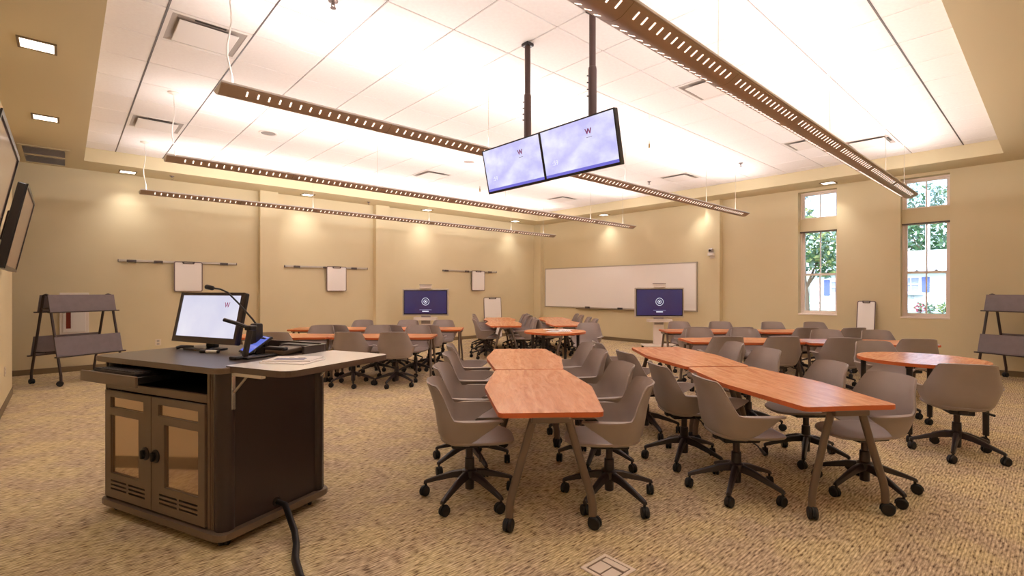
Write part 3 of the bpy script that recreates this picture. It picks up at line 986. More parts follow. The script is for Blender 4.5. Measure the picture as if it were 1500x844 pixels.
TDESC = {
    'A1': 'front centre cherry table nearest the lectern', 'A2': 'cherry table joined to the far end of the front centre table',
    'B1': 'front right cherry table closest to the camera', 'B2': 'cherry table joined to the far end of the front right table',
    'C1': 'cherry table behind the lectern with its end toward the aisle', 'C2': 'cherry table half hidden by the lectern equipment',
    'C3': 'far left cherry table in front of the screen cart', 'C4': 'farthest left cherry table with its free end toward the outlet',
    'D1': 'far centre cherry table behind the left end of the front group', 'D2': 'far centre cherry table below the leaning whiteboard',
    'F1': 'far centre cherry table just behind the round table with papers', 'F2': 'far centre cherry table by the room corner under the long whiteboard',
    'G1': 'back right cherry table beside the white screen cart', 'G2': 'back right cherry table below the farther window',
    'G3': 'right cherry table in the second row from the windows, left of its pair', 'G4': 'right cherry table in the second row, under the leaning board',
}
tproto = None
for k, ((x, y), a) in TABLES.items():
    if tproto is None:
        tproto = make_table(TDESC[k]); tproto.location = (x, y, 0); tproto.rotation_euler = (0, 0, math.radians(a))
    else:
        dup(tproto, (x, y, 0), math.radians(a), TDESC[k])

rnd = random.Random(11)
def side_chairs(key, spec):
    """spec: (along, perp, turn, words): chairs placed beside a table in its own frame"""
    (cx, cy), a = TABLES[key]
    a = math.radians(a)
    for al, pe, turn, words in spec:
        x = cx + math.cos(a) * al - math.sin(a) * pe
        y = cy + math.sin(a) * al + math.cos(a) * pe
        face = a + (-PI / 2 if pe > 0 else PI / 2) + math.radians(turn)
        put_chair(x, y, face, 'grey swivel chair %s' % words)
side_chairs('A1', [(-0.32, 0.53, 4, 'frontmost on the left of the front centre table'),
                   (0.37, 0.56, -6, 'second from the front, left of the front centre table'),
                   (-0.39, -0.47, -6, 'frontmost on the right of the front centre table'),
                   (0.36, -0.55, 10, 'second from the front, right of the front centre table')])
side_chairs('A2', [(-0.52, 0.56, -3, 'third from the front, left of the front centre tables'),
                   (0.28, 0.60, 5, 'farthest on the left of the front centre tables'),
                   (-0.38, -0.55, 6, 'third from the front, right of the front centre tables'),
                   (0.31, -0.56, 8, 'farthest on the right of the front centre tables')])
side_chairs('B1', [(-0.345, 0.516, -5, 'frontmost on the left of the front right table'),
                   (0.34, 0.60, -2, 'second from the front, left of the front right table'),
                   (-0.42, -0.46, 4, 'frontmost on the window side of the front right table'),
                   (0.27, -0.50, -4, 'second on the window side of the front right table')])
side_chairs('B2', [(-0.50, 0.62, 5, 'third from the front, left of the front right tables'),
                   (0.46, 0.64, -4, 'farthest on the left of the front right tables'),
                   (-0.50, -0.52, 6, 'third on the window side of the front right tables'),
                   (0.22, -0.52, -4, 'farthest on the window side of the front right tables')])
def row_chairs(key, near, far, where):
    for al, w_ in near: side_chairs(key, [(al, -0.50, rnd.uniform(-7, 7), '%s, back turned, at the %s' % (w_, where))])
    for al, w_ in far: side_chairs(key, [(al, 0.48, rnd.uniform(-7, 7), '%s, facing camera, at the %s' % (w_, where))])
row_chairs('C1', [(-0.38, 'on the left'), (0.31, 'on the right')], [(-0.28, 'on the left'), (0.42, 'on the right')], 'table behind the lectern')
row_chairs('C2', [(0.20, 'single one')], [(0.38, 'single one')], 'half-hidden table by the lectern')
row_chairs('C3', [(-0.42, 'on the left'), (0.26, 'on the right')], [(-0.38, 'on the left'), (0.38, 'on the right')], 'table before the left cart')
row_chairs('C4', [(0.28, 'single one')], [(0.34, 'single one')], 'farthest left table')
row_chairs('G1', [(-0.42, 'on the left'), (0.32, 'on the right')], [(-0.32, 'on the left'), (0.48, 'on the right')], 'table beside the right cart')
row_chairs('G2', [(-0.28, 'on the left'), (0.50, 'on the right')], [(-0.22, 'on the left'), (0.60, 'on the right')], 'table below the farther window')
row_chairs('G3', [(-0.46, 'on the left'), (0.32, 'on the right')], [(-0.37, 'on the left'), (0.37, 'on the right')], 'left table in the second row')
row_chairs('G4', [(-0.55, 'on the left'), (0.34, 'on the right')], [(-0.24, 'on the left'), (0.52, 'on the right')], 'right table in the second row')
ORD = ['nearest', 'second', 'third', 'farthest']
for a, b, where in (('D1', 'D2', 'tables below the leaning whiteboard'), ('F1', 'F2', 'far tables under the long whiteboard')):
    for sgn, side in ((1, 'left'), (-1, 'right')):
        sh = (-0.17 if a == 'D1' else 0.17) if (a == 'D1') == (side == 'right') else 0.0
        for n, (key, al) in enumerate(((a, -0.36 + sh), (a, 0.34 + sh), (b, -0.38 + sh), (b, 0.34 + sh))):
            side_chairs(key, [(al, sgn * 0.42, rnd.uniform(-6, 6), '%s on the %s of the %s' % (ORD[n], side, where))])

# ---- round tables
def round_table(x, y, r, rz, label):
    t = thing('round_table', label, 'table', (x, y, 0), rz, 'round tables')
    bm = nb(); prism(bm, [(r * math.cos(2 * PI * k / 48), r * math.sin(2 * PI * k / 48)) for k in range(48)], 0.756, 0.79, None, 0, 1, 0.004)
    obj('tabletop', bm, ['cherry_laminate', 'cherry_edge'], t)
    bm = nb(); box(bm, -r * 0.7, r * 0.7, -0.025, 0.025, 0.72, 0.755, 0.004); box(bm, -0.025, 0.025, -r * 0.7, r * 0.7, 0.72, 0.755, 0.004)
    obj('apron_frame', bm, 'black_leg', t)
    q = 0.50 if r > 0.545 else 0.44
    for k in range(4):
        a = PI / 2 * k
        px, py = q * math.cos(a), q * math.sin(a)
        bm = nb(); cyl(bm, (px, py, 0.757), (px, py, 0.09), 0.027, 0.025, 14)
        lathe(bm, [(0.034, 0.756), (0.034, 0.735), (0.027, 0.73)], 14, T(px, py, 0))
        lg = obj('leg', bm, 'black_leg', t, smooth=40)
        bm = nb(); caster(bm, 0.036)
        bmesh.ops.transform(bm, matrix=T(px, py, 0) @ RZ(k * 1.3), verts=bm.verts[:])
        obj('caster', bm, 'black_rubber', lg, smooth=40)
    return t
HX, HY = 6.66, 0.98
round_table(HX, HY, 0.548, math.atan2(0.99 - HY, 6.13 - HX), 'round cherry table with black legs at right, near the window wall')
EX, EY = 6.39, 5.95
round_table(EX, EY, 0.54, 0.3, 'round cherry table strewn with white papers in the middle of the room')
def chair_at(x, y, tx, ty, turn, words, proto=None):
    put_chair(x, y, math.atan2(ty - y, tx - x) + math.radians(turn), 'grey swivel chair ' + words, proto)
chair_at(6.05, 0.63, HX, HY, -6, 'pulled up to the camera side of the right round table', 2)
chair_at(7.36, 1.42, HX, HY, 8, 'on the window side of the right round table')
chair_at(7.42, 6.08, EX, EY, 20, 'facing left at the round table with papers')
for k, (dx, dy, a, s, w_) in enumerate([(-0.10, -0.10, 0.3, 0.15, 'left'), (0.08, -0.17, 0.9, 0.14, 'middle'), (0.22, -0.02, 0.1, 0.16, 'right'), (0.02, 0.10, 1.3, 0.13, 'far')]):
    bm = nb(); box(bm, -s, s, -s * 0.72, s * 0.72, 0, 0.003); 
    for q in range(4): box(bm, -s * 0.8, s * (0.8 - 0.2 * (q % 2)), -s * 0.5 + q * s * 0.26, -s * 0.5 + q * s * 0.26 + s * 0.08, 0.003, 0.0036, mi=1)
    o = obj('paper_sheet', bm, ['paper', 'paper_grey'])
    o.location = (EX + dx, EY + dy, 0.7905 + 0.004 * k); o.rotation_euler = (0, 0, a)
    tag(o, 'printed white sheet, %s one on the round table' % w_, 'paper', 'papers on the round table')

# ------------------------------------------------------------------ lectern
LOX, LOY, LRZ = 0.67, 3.231, math.atan2(0.377, 0.926)
LM = T(LOX, LOY, 0) @ RZ(LRZ)
def lec(x, y, z=0): return LM @ Vector((x, y, z))
t = thing('lectern', 'dark brown media lectern cabinet with two glazed doors and open keyboard drawer', 'lectern', (LOX, LOY, 0), LRZ)
LW, LD = 1.24, 0.765       # along y (door face), along x (depth)
bm = nb(); prism(bm, rrect(-0.03, LD + 0.03, -0.03, LW + 0.02, 0.07), 0.055, 0.095, None, 0, None, 0.006)
obj('plinth', bm, 'lectern_taupe', t)
bm = nb(); box(bm, 0.02, LD, 0.012, 0.028, 0.095, 1.02, 0.002); obj('side_panel', bm, 'lectern_black', t)
bm = nb(); box(bm, 0.02, LD, LW - 0.03, LW - 0.012, 0.095, 1.02, 0.002); obj('side_panel', bm, 'lectern_black', t)
bm = nb(); box(bm, LD - 0.02, LD, 0.028, LW - 0.03, 0.095, 1.02, 0.002); obj('back_panel', bm, 'lectern_black', t)
bm = nb(); box(bm, 0.02, LD - 0.02, 0.028, LW - 0.03, 0.845, 0.86); obj('inner_shelf', bm, 'dark_void', t)
# rounded corner posts: fluted on the front right
for (px, py, r) in ((0.055, 0.055, 0.055), (LD - 0.045, 0.03, 0.04), (0.04, LW - 0.04, 0.035)):
    bm = nb(); lathe(bm, [(r, 0.095), (r, 1.02)], 24, T(px, py, 0))
    obj('corner_post', bm, 'lectern_black', t, smooth=40)
bm = nb(); box(bm, 0.0, 0.02, 0.112, 0.136, 0.095, 1.02, 0.004); obj('door_stile', bm, 'lectern_taupe', t)
bm = nb(); box(bm, 0.0, 0.02, LW - 0.026, LW - 0.006, 0.095, 1.02, 0.004); obj('door_stile', bm, 'lectern_taupe', t)
for yy in (0.10, 0.085):
    bm = nb(); box(bm, 0.004, 0.014, yy - 0.004, yy + 0.004, 0.095, 1.02, 0.002); obj('flute', bm, 'lectern_taupe', t)
bm = nb(); box(bm, 0.0, 0.022, 0.136, LW - 0.026, 0.835, 0.885, 0.004); obj('bay_rail', bm, 'lectern_taupe', t)
bm = nb(); box(bm, 0.0, 0.022, 0.136, LW - 0.026, 0.1, 0.108); obj('bottom_rail', bm, 'lectern_black', t)
# doors with real window cut-outs and louvre slots
M_DOOR = Matrix(((0, 0, 1, -0.012), (1, 0, 0, 0), (0, 1, 0, 0), (0, 0, 0, 1)))
def door(y0, y1, wy0, wy1, vy0, vy1, knob, zs_):
    z0, z1, wz0, wz1, uz0, uz1, uy0, uy1 = zs_
    us = sorted({y0, y1, wy0, wy1, uy0, uy1, vy0, vy1, (vy0 + vy1) / 2 - 0.012, (vy0 + vy1) / 2 + 0.012})
    slots = [(0.165 + k * 0.0265, 0.165 + k * 0.0265 + 0.012) for k in range(3)]
    vsl = sorted({z0, z1, wz0, wz1, uz0, uz1} | {q for s_ in slots for q in s_})
    vm = (vy0 + vy1) / 2
    def keep(i, j):
        yc, zc = (us[i] + us[i + 1]) / 2, (vsl[j] + vsl[j + 1]) / 2
        if wy0 < yc < wy1 and wz0 < zc < wz1: return False
        if uy0 < yc < uy1 and uz0 < zc < uz1: return False
        if vy0 < yc < vy1 and abs(yc - vm) > 0.012 and any(a < zc < b for a, b in slots): return False
        return True
    bm = nb(); plate(bm, us, vsl, keep, 0.016, M_DOOR)
    d = obj('door', bm, 'lectern_taupe', t)
    for a, b, c, e in ((wy0, wy1, wz0, wz1), (uy0, uy1, uz0, uz1)):
        bm = nb(); box(bm, 0.001, 0.005, a - 0.012, b + 0.012, c - 0.012, e + 0.012)
        obj('door_pane', bm, 'lectern_pane', d)
    bm = nb(); lathe(bm, [(0.042, 0), (0.042, 0.006), (0.034, 0.012), (0.030, 0.012)], 24, T(-0.012, knob, 0.46) @ RY(-PI / 2))
    k = obj('latch_plate', bm, 'black_plastic', d, smooth=40)
    bm = nb(); box(bm, -0.045, -0.022, knob - 0.009, knob + 0.009, 0.432, 0.488, 0.006)
    cyl(bm, (-0.02, knob, 0.46), (-0.034, knob, 0.46), 0.014)
    obj('latch_handle', bm, 'black_rubber', d)
    bm = nb(); box(bm, 0.012, 0.016, vy0 - 0.01, vy1 + 0.01, 0.155, 0.25); obj('louvre_backing', bm, 'dark_void', d)
door(0.14, 0.672, 0.20, 0.535, 0.205, 0.59, 0.625, (0.112, 0.828, 0.275, 0.665, 0.715, 0.785, 0.20, 0.60))
door(0.678, 1.21, 0.815, 1.14, 0.745, 1.14, 0.735, (0.112, 0.828, 0.275, 0.665, 0.715, 0.785, 0.76, 1.145))
# top slab with rounded corners
bm = nb(); prism(bm, rrect(-0.035, LD + 0.10, -0.03, LW + 0.09, 0.08, 6), 1.02, 1.055, None, 0, 1, 0.006)
obj('worktop', bm, ['lectern_top', 'lectern_taupe'], t)
# keyboard drawer, pulled out
DX = -0.125
bm = nb(); box(bm, DX - 0.016, DX, 0.60, 1.235, 0.908, 0.978, 0.004)
dr = obj('drawer_front', bm, 'lectern_taupe', t)
bm = nb(); box(bm, DX, 0.30, 0.63, 1.20, 0.945, 0.955); obj('drawer_tray', bm, 'lectern_black', dr)
for yy in (0.622, 1.206):
    bm = nb(); box(bm, DX, 0.28, yy - 0.004, yy + 0.004, 0.93, 0.97, 0.001); obj('drawer_slide', bm, 'chrome', dr)
# white flip-up side shelf on brackets
SZ = 1.062
bm = nb(); prism(bm, round_poly([(0.03, 0.02), (0.03, -0.50), (0.86, -0.50), (0.86, 0.02)], [0.02, 0.09, 0.05, 0.02]), SZ - 0.036, SZ, None, 0, 1, 0.004)
obj('side_shelf', bm, ['shelf_white', 'shelf_edge'], t)
for xx in (0.07, 0.72):
    bm = nb(); box(bm, xx - 0.012, xx + 0.012, -0.004, 0.012, 0.80, SZ - 0.037, 0.002)
    bk = obj('shelf_bracket', bm, 'chrome', t)
    bm = nb(); box(bm, xx - 0.014, xx + 0.014, -0.26, -0.004, SZ - 0.062, SZ - 0.037, 0.003); obj('bracket_arm', bm, 'white_plastic', bk)
    bm = nb(); tube(bm, [(xx, -0.006, 0.90), (xx, -0.13, SZ - 0.05)], 0.007, 8); obj('bracket_strut', bm, 'aluminium', bk)
for (x, y) in ((0.06, 0.06), (0.06, LW - 0.08), (LD - 0.1, 0.06), (LD - 0.1, LW - 0.08)):
    bm = nb(); caster(bm, 0.032, 0.024)
    bmesh.ops.transform(bm, matrix=T(x, y, -0.0) @ RZ(0.7), verts=bm.verts[:])
    obj('caster', bm, 'black_rubber', t, smooth=40)
bm = nb(); lathe(bm, [(0.03, 0), (0.03, 0.006), (0.02, 0.008)], 18, T(0.375, 0.012, 0.14) @ RX(PI / 2))
obj('cable_grommet', bm, 'black_plastic', t)
# raised gallery round the back right of the worktop
bm = nb()
pts = [(0.36, 0.20), (0.62, 0.05), (0.78, 0.04), (0.825, 0.10), (0.83, 0.62)]
poly = round_poly([(0.60, 0.02), (0.84, 0.02), (0.84, 0.70), (0.815, 0.70), (0.815, 0.045), (0.60, 0.045)], [0.01, 0.09, 0.01, 0.01, 0.07, 0.01])
prism(bm, poly, 1.055, 1.115, None, 0, None, 0.004)
obj('gallery_rail', bm, 'lectern_black', t)

# ---- things on the lectern
def on_lec(name, label, cat, x, y, z, rz=0.0):
    p = lec(x, y)
    return thing(name, label, cat, (p.x, p.y, z), LRZ + rz)
# keyboard in the drawer
t = on_lec('keyboard', 'black keyboard lying in the open lectern drawer', 'keyboard', DX + 0.09, 0.90, 0.9555)
bm = nb(); box(bm, -0.075, 0.075, -0.24, 0.24, 0.0, 0.03, 0.005, RY(0.05)); obj('keyboard_body', bm, 'black_plastic', t)
key = None
for r in range(5):
    for c in range(15):
        if key is None:
            bm = nb(); box(bm, -0.0115, 0.0115, -0.0135, 0.0135, 0, 0.009, 0.002, seg=1)
            o = obj('keyboard_key', bm, 'keys', t); key = o.data
        else:
            o = bpy.data.objects.new('keyboard_key', key); COL.objects.link(o); o.parent = t
        xx = -0.058 + r * 0.027
        o.location = (xx, -0.22 + c * 0.0312, 0.0285 - xx * 0.05)
# monitor
t = on_lec('desktop_monitor', 'wide black-framed monitor tilted back on the lectern top', 'monitor', 0.50, 0.96, 1.055, -0.0)
MT = T(0.0, 0, 0.05) @ RY(0.20)      # local: face toward -x, width along y
mw, mh = 0.375, 0.385
bm = nb(); plate(bm, [-mw, -mw + 0.028, mw - 0.028, mw], [0.0, 0.045, mh - 0.022, mh], lambda i, j: (i, j) != (1, 1), 0.014, MT @ Matrix(((0, 0, 1, -0.014), (1, 0, 0, 0), (0, 1, 0, 0), (0, 0, 0, 1))))
obj('bezel', bm, 'monitor_bezel', t)
bm = nb(); box(bm, 0.0, 0.035, -mw, mw, 0.0, mh, 0.01, MT); obj('monitor_back', bm, 'black_plastic', t)
bm = nb(); box(bm, -0.006, -0.001, -mw + 0.028, mw - 0.028, 0.045, mh - 0.022, 0, MT); scr = obj('screen', bm, 'desk_screen', t)
TXT = MT @ T(-0.0068, 0, 0) @ Matrix(((0, 0, -1, 0), (-1, 0, 0, 0), (0, 1, 0, 0), (0, 0, 0, 1)))
text_mesh('screen_logo', 'W', 0.055, 'logo_red', scr, TXT @ T(0.20, 0.29, 0))
bm = nb(); prism(bm, rrect(-0.07, 0.10, -0.16, 0.16, 0.04), 0.0, 0.014, None, 0, None, 0.004)
box(bm, 0.036, 0.07, -0.05, 0.05, 0.0, 0.22, 0.008, MT); box(bm, 0.05, 0.09, -0.05, 0.05, 0.014, 0.11, 0.006)
obj('monitor_stand', bm, 'black_plastic', t)
for s in (-1, 1):
    bm = nb(); tube(bm, [(0.02, s * 0.15, 0.012), (-0.05, s * 0.19, 0.02), (-0.08, s * 0.2, 0.012)], 0.012, 8); obj('stand_foot', bm, 'black_plastic', t, smooth=40)
# marker
t = on_lec('marker_pen', 'white and black marker pen lying before the monitor', 'marker', 0.40, 0.72, 1.055, 0.25)
bm = nb(); cyl(bm, (0, -0.055, 0.011), (0, 0.035, 0.011), 0.0105); obj('barrel', bm, 'marker_white', t, smooth=40)
bm = nb(); cyl(bm, (0, 0.035, 0.011), (0, 0.085, 0.011), 0.0115); obj('cap', bm, 'black_plastic', t, smooth=40)
bm = nb(); cyl(bm, (0, -0.067, 0.011), (0, -0.055, 0.011), 0.0095); obj('end_plug', bm, 'black_plastic', t, smooth=40)
# document camera with folded arm
t = on_lec('document_camera', 'black document camera with folded arm at the lectern front edge', 'document camera', 0.33, 0.23, 1.055)
bm = nb(); box(bm, -0.05, 0.18, -0.06, 0.03, 0.0, 0.014, 0.005); box(bm, -0.10, -0.04, -0.02, 0.05, 0.0, 0.022, 0.008)
obj('camera_base', bm, 'black_plastic', t)
bm = nb(); box(bm, -0.016, 0.016, -0.013, 0.013, 0.0, 0.19, 0.006, T(-0.02, 0.0, 0.01) @ RY(0.20)); obj('camera_column', bm, 'bezel', t)
bm = nb(); tube(bm, [(0.025, 0.0, 0.192), (-0.01, 0.08, 0.225), (-0.05, 0.165, 0.252)], 0.016, 8, ry=0.013); obj('camera_arm', bm, 'bezel', t, smooth=40)
bm = nb(); box(bm, -0.005, 0.05, -0.03, 0.03, 0.182, 0.215, 0.008); obj('camera_hinge', bm, 'black_plastic', t)
# tablet control panel
t = on_lec('touch_panel', 'slanted touch panel with blue screen behind the document camera', 'touch panel', 0.50, 0.43, 1.055, -0.35)
PT = T(-0.05, 0, 0.012) @ RY(0.95)
bm = nb(); box(bm, 0.0, 0.016, -0.12, 0.12, 0.0, 0.19, 0.006, PT); obj('panel_body', bm, 'black_plastic', t)
bm = nb(); box(bm, -0.002, 0.0, -0.104, 0.104, 0.014, 0.176, 0, PT); obj('screen', bm, 'tablet_screen', t)
bm = nb(); box(bm, 0.0, 0.09, -0.10, 0.10, 0.0, 0.05, 0.01); box(bm, 0.07, 0.09, -0.07, 0.07, 0.04, 0.11, 0.006); obj('panel_stand', bm, 'black_plastic', t)
# gooseneck microphone
t = on_lec('gooseneck_microphone', 'black gooseneck microphone arching over the monitor', 'microphone', 0.56, 0.45, 1.055)
bm = nb(); lathe(bm, [(0.045, 0), (0.045, 0.02), (0.03, 0.03), (0.02, 0.035)], 20); box(bm, -0.03, 0.03, -0.035, 0.035, 0.02, 0.21, 0.012)
obj('microphone_base', bm, 'black_plastic', t, smooth=40)
bm = nb(); tube(bm, [(0, 0.0, 0.20), (-0.01, 0.03, 0.24), (-0.03, 0.15, 0.35), (-0.045, 0.25, 0.43), (-0.055, 0.32, 0.455), (-0.06, 0.39, 0.462)], 0.0065, 8)
obj('gooseneck', bm, 'black_plastic', t, smooth=60)
bm = nb(); tube(bm, [(-0.06, 0.385, 0.4615), (-0.062, 0.40, 0.463), (-0.067, 0.46, 0.472), (-0.068, 0.467, 0.473)], [0.009, 0.017, 0.018, 0.01], 12)
obj('microphone_head', bm, 'black_rubber', t, smooth=60)
# equipment on the right of the top
t = on_lec('phone_set', 'flat black desk phone with cords on the lectern', 'phone', 0.60, 0.22, 1.055, 0.1)
bm = nb(); box(bm, -0.09, 0.09, -0.08, 0.08, 0.0, 0.035, 0.008, RY(-0.06) @ T(0, 0, 0.006)); obj('phone_body', bm, 'tray_metal', t)
bm = nb(); box(bm, -0.09, -0.04, -0.085, 0.085, 0.03, 0.058, 0.012); obj('handset', bm, 'black_plastic', t)
bm = nb(); tube(bm, [(-0.06, 0.085, 0.04), (-0.10, 0.13, 0.05), (-0.16, 0.10, 0.02), (-0.18, 0.16, 0.012)], 0.005, 6); obj('phone_cord', bm, 'cable_black', t, smooth=60)
t = on_lec('equipment_tray', 'dark grey equipment box beside the desk phone on the lectern', 'box', 0.735, 0.16, 1.055)
bm = nb(); box(bm, -0.04, 0.06, -0.09, 0.24, 0.0, 0.05, 0.02); obj('box_body', bm, 'stand_grey', t)
bm = nb(); box(bm, -0.03, 0.05, -0.08, 0.23, 0.05, 0.055, 0.002); obj('box_lid', bm, 'black_plastic', t)
# papers on the white shelf
for k, (x, y, a, sx, sy, w_) in enumerate([(0.32, -0.20, 0.25, 0.11, 0.15, 'lower'), (0.36, -0.16, 0.45, 0.105, 0.145, 'upper')]):
    p = lec(x, y)
    bm = nb(); box(bm, -sx, sx, -sy, sy, 0, 0.006, 0.001)
    if k: box(bm, -sx * 0.55, -sx * 0.05, -sy * 0.6, sy * 0.7, 0.006, 0.0066, mi=1); box(bm, sx * 0.25, sx * 0.5, -sy * 0.4, -sy * 0.1, 0.006, 0.0066, mi=2); box(bm, sx * 0.3, sx * 0.5, sy * 0.1, sy * 0.3, 0.006, 0.0066, mi=2)
    o = obj('document', bm, ['paper', 'paper_blue', 'paper_grey'])
    o.location = (p.x, p.y, SZ + 0.0005 + 0.0065 * k); o.rotation_euler = (0, 0, LRZ + a)
    tag(o, '%s printed document on the white side shelf' % w_, 'document', 'documents on the white shelf')
# sleeved cable from the lectern to the floor
p0 = lec(0.375, 0.005, 0.14); p1 = lec(0.38, -0.06, 0.13); p2 = Vector((1.03, 3.10, 0.045)); p3 = Vector((1.00, 2.98, 0.022)); p4 = Vector((0.94, 2.82, 0.02)); p5 = Vector((0.90, 2.62, 0.02)); p6 = Vector((0.92, 2.35, 0.02))
bm = nb(); tube(bm, [p0, p1, p2, p3, p4, p5, p6], [0.017, 0.019, 0.020, 0.019, 0.021, 0.02, 0.019], 10)
tag(obj('sleeved_cable', bm, 'cable_black', smooth=60), 'thick black sleeved cable running from the lectern onto the carpet', 'cable')

# ---- floor box
t = thing('floor_box', 'square metal floor box with recessed outlets in the carpet', 'floor box', (2.165, 1.625, 0.0), math.radians(-1.0))
FB = 0.105
bm = nb(); plate(bm, [-FB, -FB + 0.02, FB - 0.02, FB], [-FB, -FB + 0.02, FB - 0.02, FB], lambda i, j: (i, j) != (1, 1), 0.008); obj('trim_ring', bm, 'floorbox_metal', t)
bm = nb(); box(bm, -FB + 0.02, FB - 0.02, -FB + 0.02, FB - 0.02, 0.001, 0.003); obj('well', bm, 'floorbox_dark', t)
bm = nb(); box(bm, -0.07, 0.03, 0.0, 0.075, 0.002, 0.007, 0.001); obj('lid', bm, 'floorbox_metal', t)
bm = nb(); box(bm, -0.075, 0.02, -0.075, -0.01, 0.002, 0.007, 0.001); obj('lid', bm, 'floorbox_metal', t)
bm = nb(); box(bm, 0.04, 0.08, -0.075, 0.075, 0.002, 0.007, 0.001); obj('hinge_plate', bm, 'floorbox_metal', t)

# ------------------------------------------------------------------ wheeled A-frame board racks
def rack(x, y, rz, L, label):
    """local x runs along the rack from the near end, y across; origin at the middle of one end"""
    t = thing('board_rack', label, 'rack', (x, y, 0), rz, 'A-frame board racks')
    top, bot, zt = 0.06, 0.345, 1.43
    yz = lambda z: bot + (top - bot) * (z - 0.2) / (zt - 0.2)
    for e in (0.03, L - 0.03):
        for s in (-1, 1):
            bm = nb(); tube(bm, [(e, s * top, zt - 0.01), (e, s * yz(0.24), 0.24), (e, s * (bot + 0.008), 0.17), (e, s * (bot + 0.01), 0.07)], 0.019, 10)
            p = obj('post', bm, 'stand_post', t, smooth=40)
            bm = nb(); caster(bm, 0.042, 0.026)
            bmesh.ops.transform(bm, matrix=T(e, s * (bot + 0.01), 0) @ RZ(0.5 + s), verts=bm.verts[:])
            obj('caster', bm, 'black_rubber', p, smooth=40)
        bm = nb(); tube(bm, [(e, -top, zt - 0.01), (e, 0, zt + 0.004), (e, top, zt - 0.01)], 0.017, 8); obj('top_cap', bm, 'stand_post', t, smooth=40)
    for s in (-1, 1):
        for z0, z1 in ((1.16, 1.43), (0.46, 0.765)):
            off = 0.022
            a0, a1 = yz(z0) + off, yz(z1) + off
            bm = nb()
            vs = [(0, s * a0, z0), (L, s * a0, z0), (L, s * a1, z1), (0, s * a1, z1)]
            vs += [(p[0], p[1] + s * 0.014, p[2]) for p in vs]
            _add(bm, vs, [(0, 1, 2, 3), (4, 5, 6, 7), (0, 1, 5, 4), (1, 2, 6, 5), (2, 3, 7, 6), (3, 0, 4, 7)])
            obj('panel', bm, 'stand_grey', t)
            bm = nb(); q0, q1 = s * (a0 - 0.005), s * (a0 + 0.05)
            box(bm, -0.03, L + 0.03, min(q0, q1), max(q0, q1), z0 - 0.016, z0 + 0.004, 0.004); obj('ledge', bm, 'stand_post', t)
    for z in (0.5, 1.2):
        bm = nb(); box(bm, 0.02, L - 0.02, -0.015, 0.015, z - 0.2 + 0.2, z + 0.03, 0.004); obj('cross_bar', bm, 'stand_post', t)
        for e in (0.03, L - 0.03):
            bm = nb(); tube(bm, [(e, -yz(z), z + 0.01), (e, yz(z), z + 0.01)], 0.011, 8); obj('end_bar', bm, 'stand_post', t, smooth=40)
rack(-0.25, 10.75, math.atan2(0.5, 0.866), 0.97, 'grey A-frame whiteboard rack on casters in the left corner')
rack(11.79, 0.80, math.atan2(-0.90, -0.43), 0.97, 'grey A-frame whiteboard rack on casters at the right edge by the window wall')

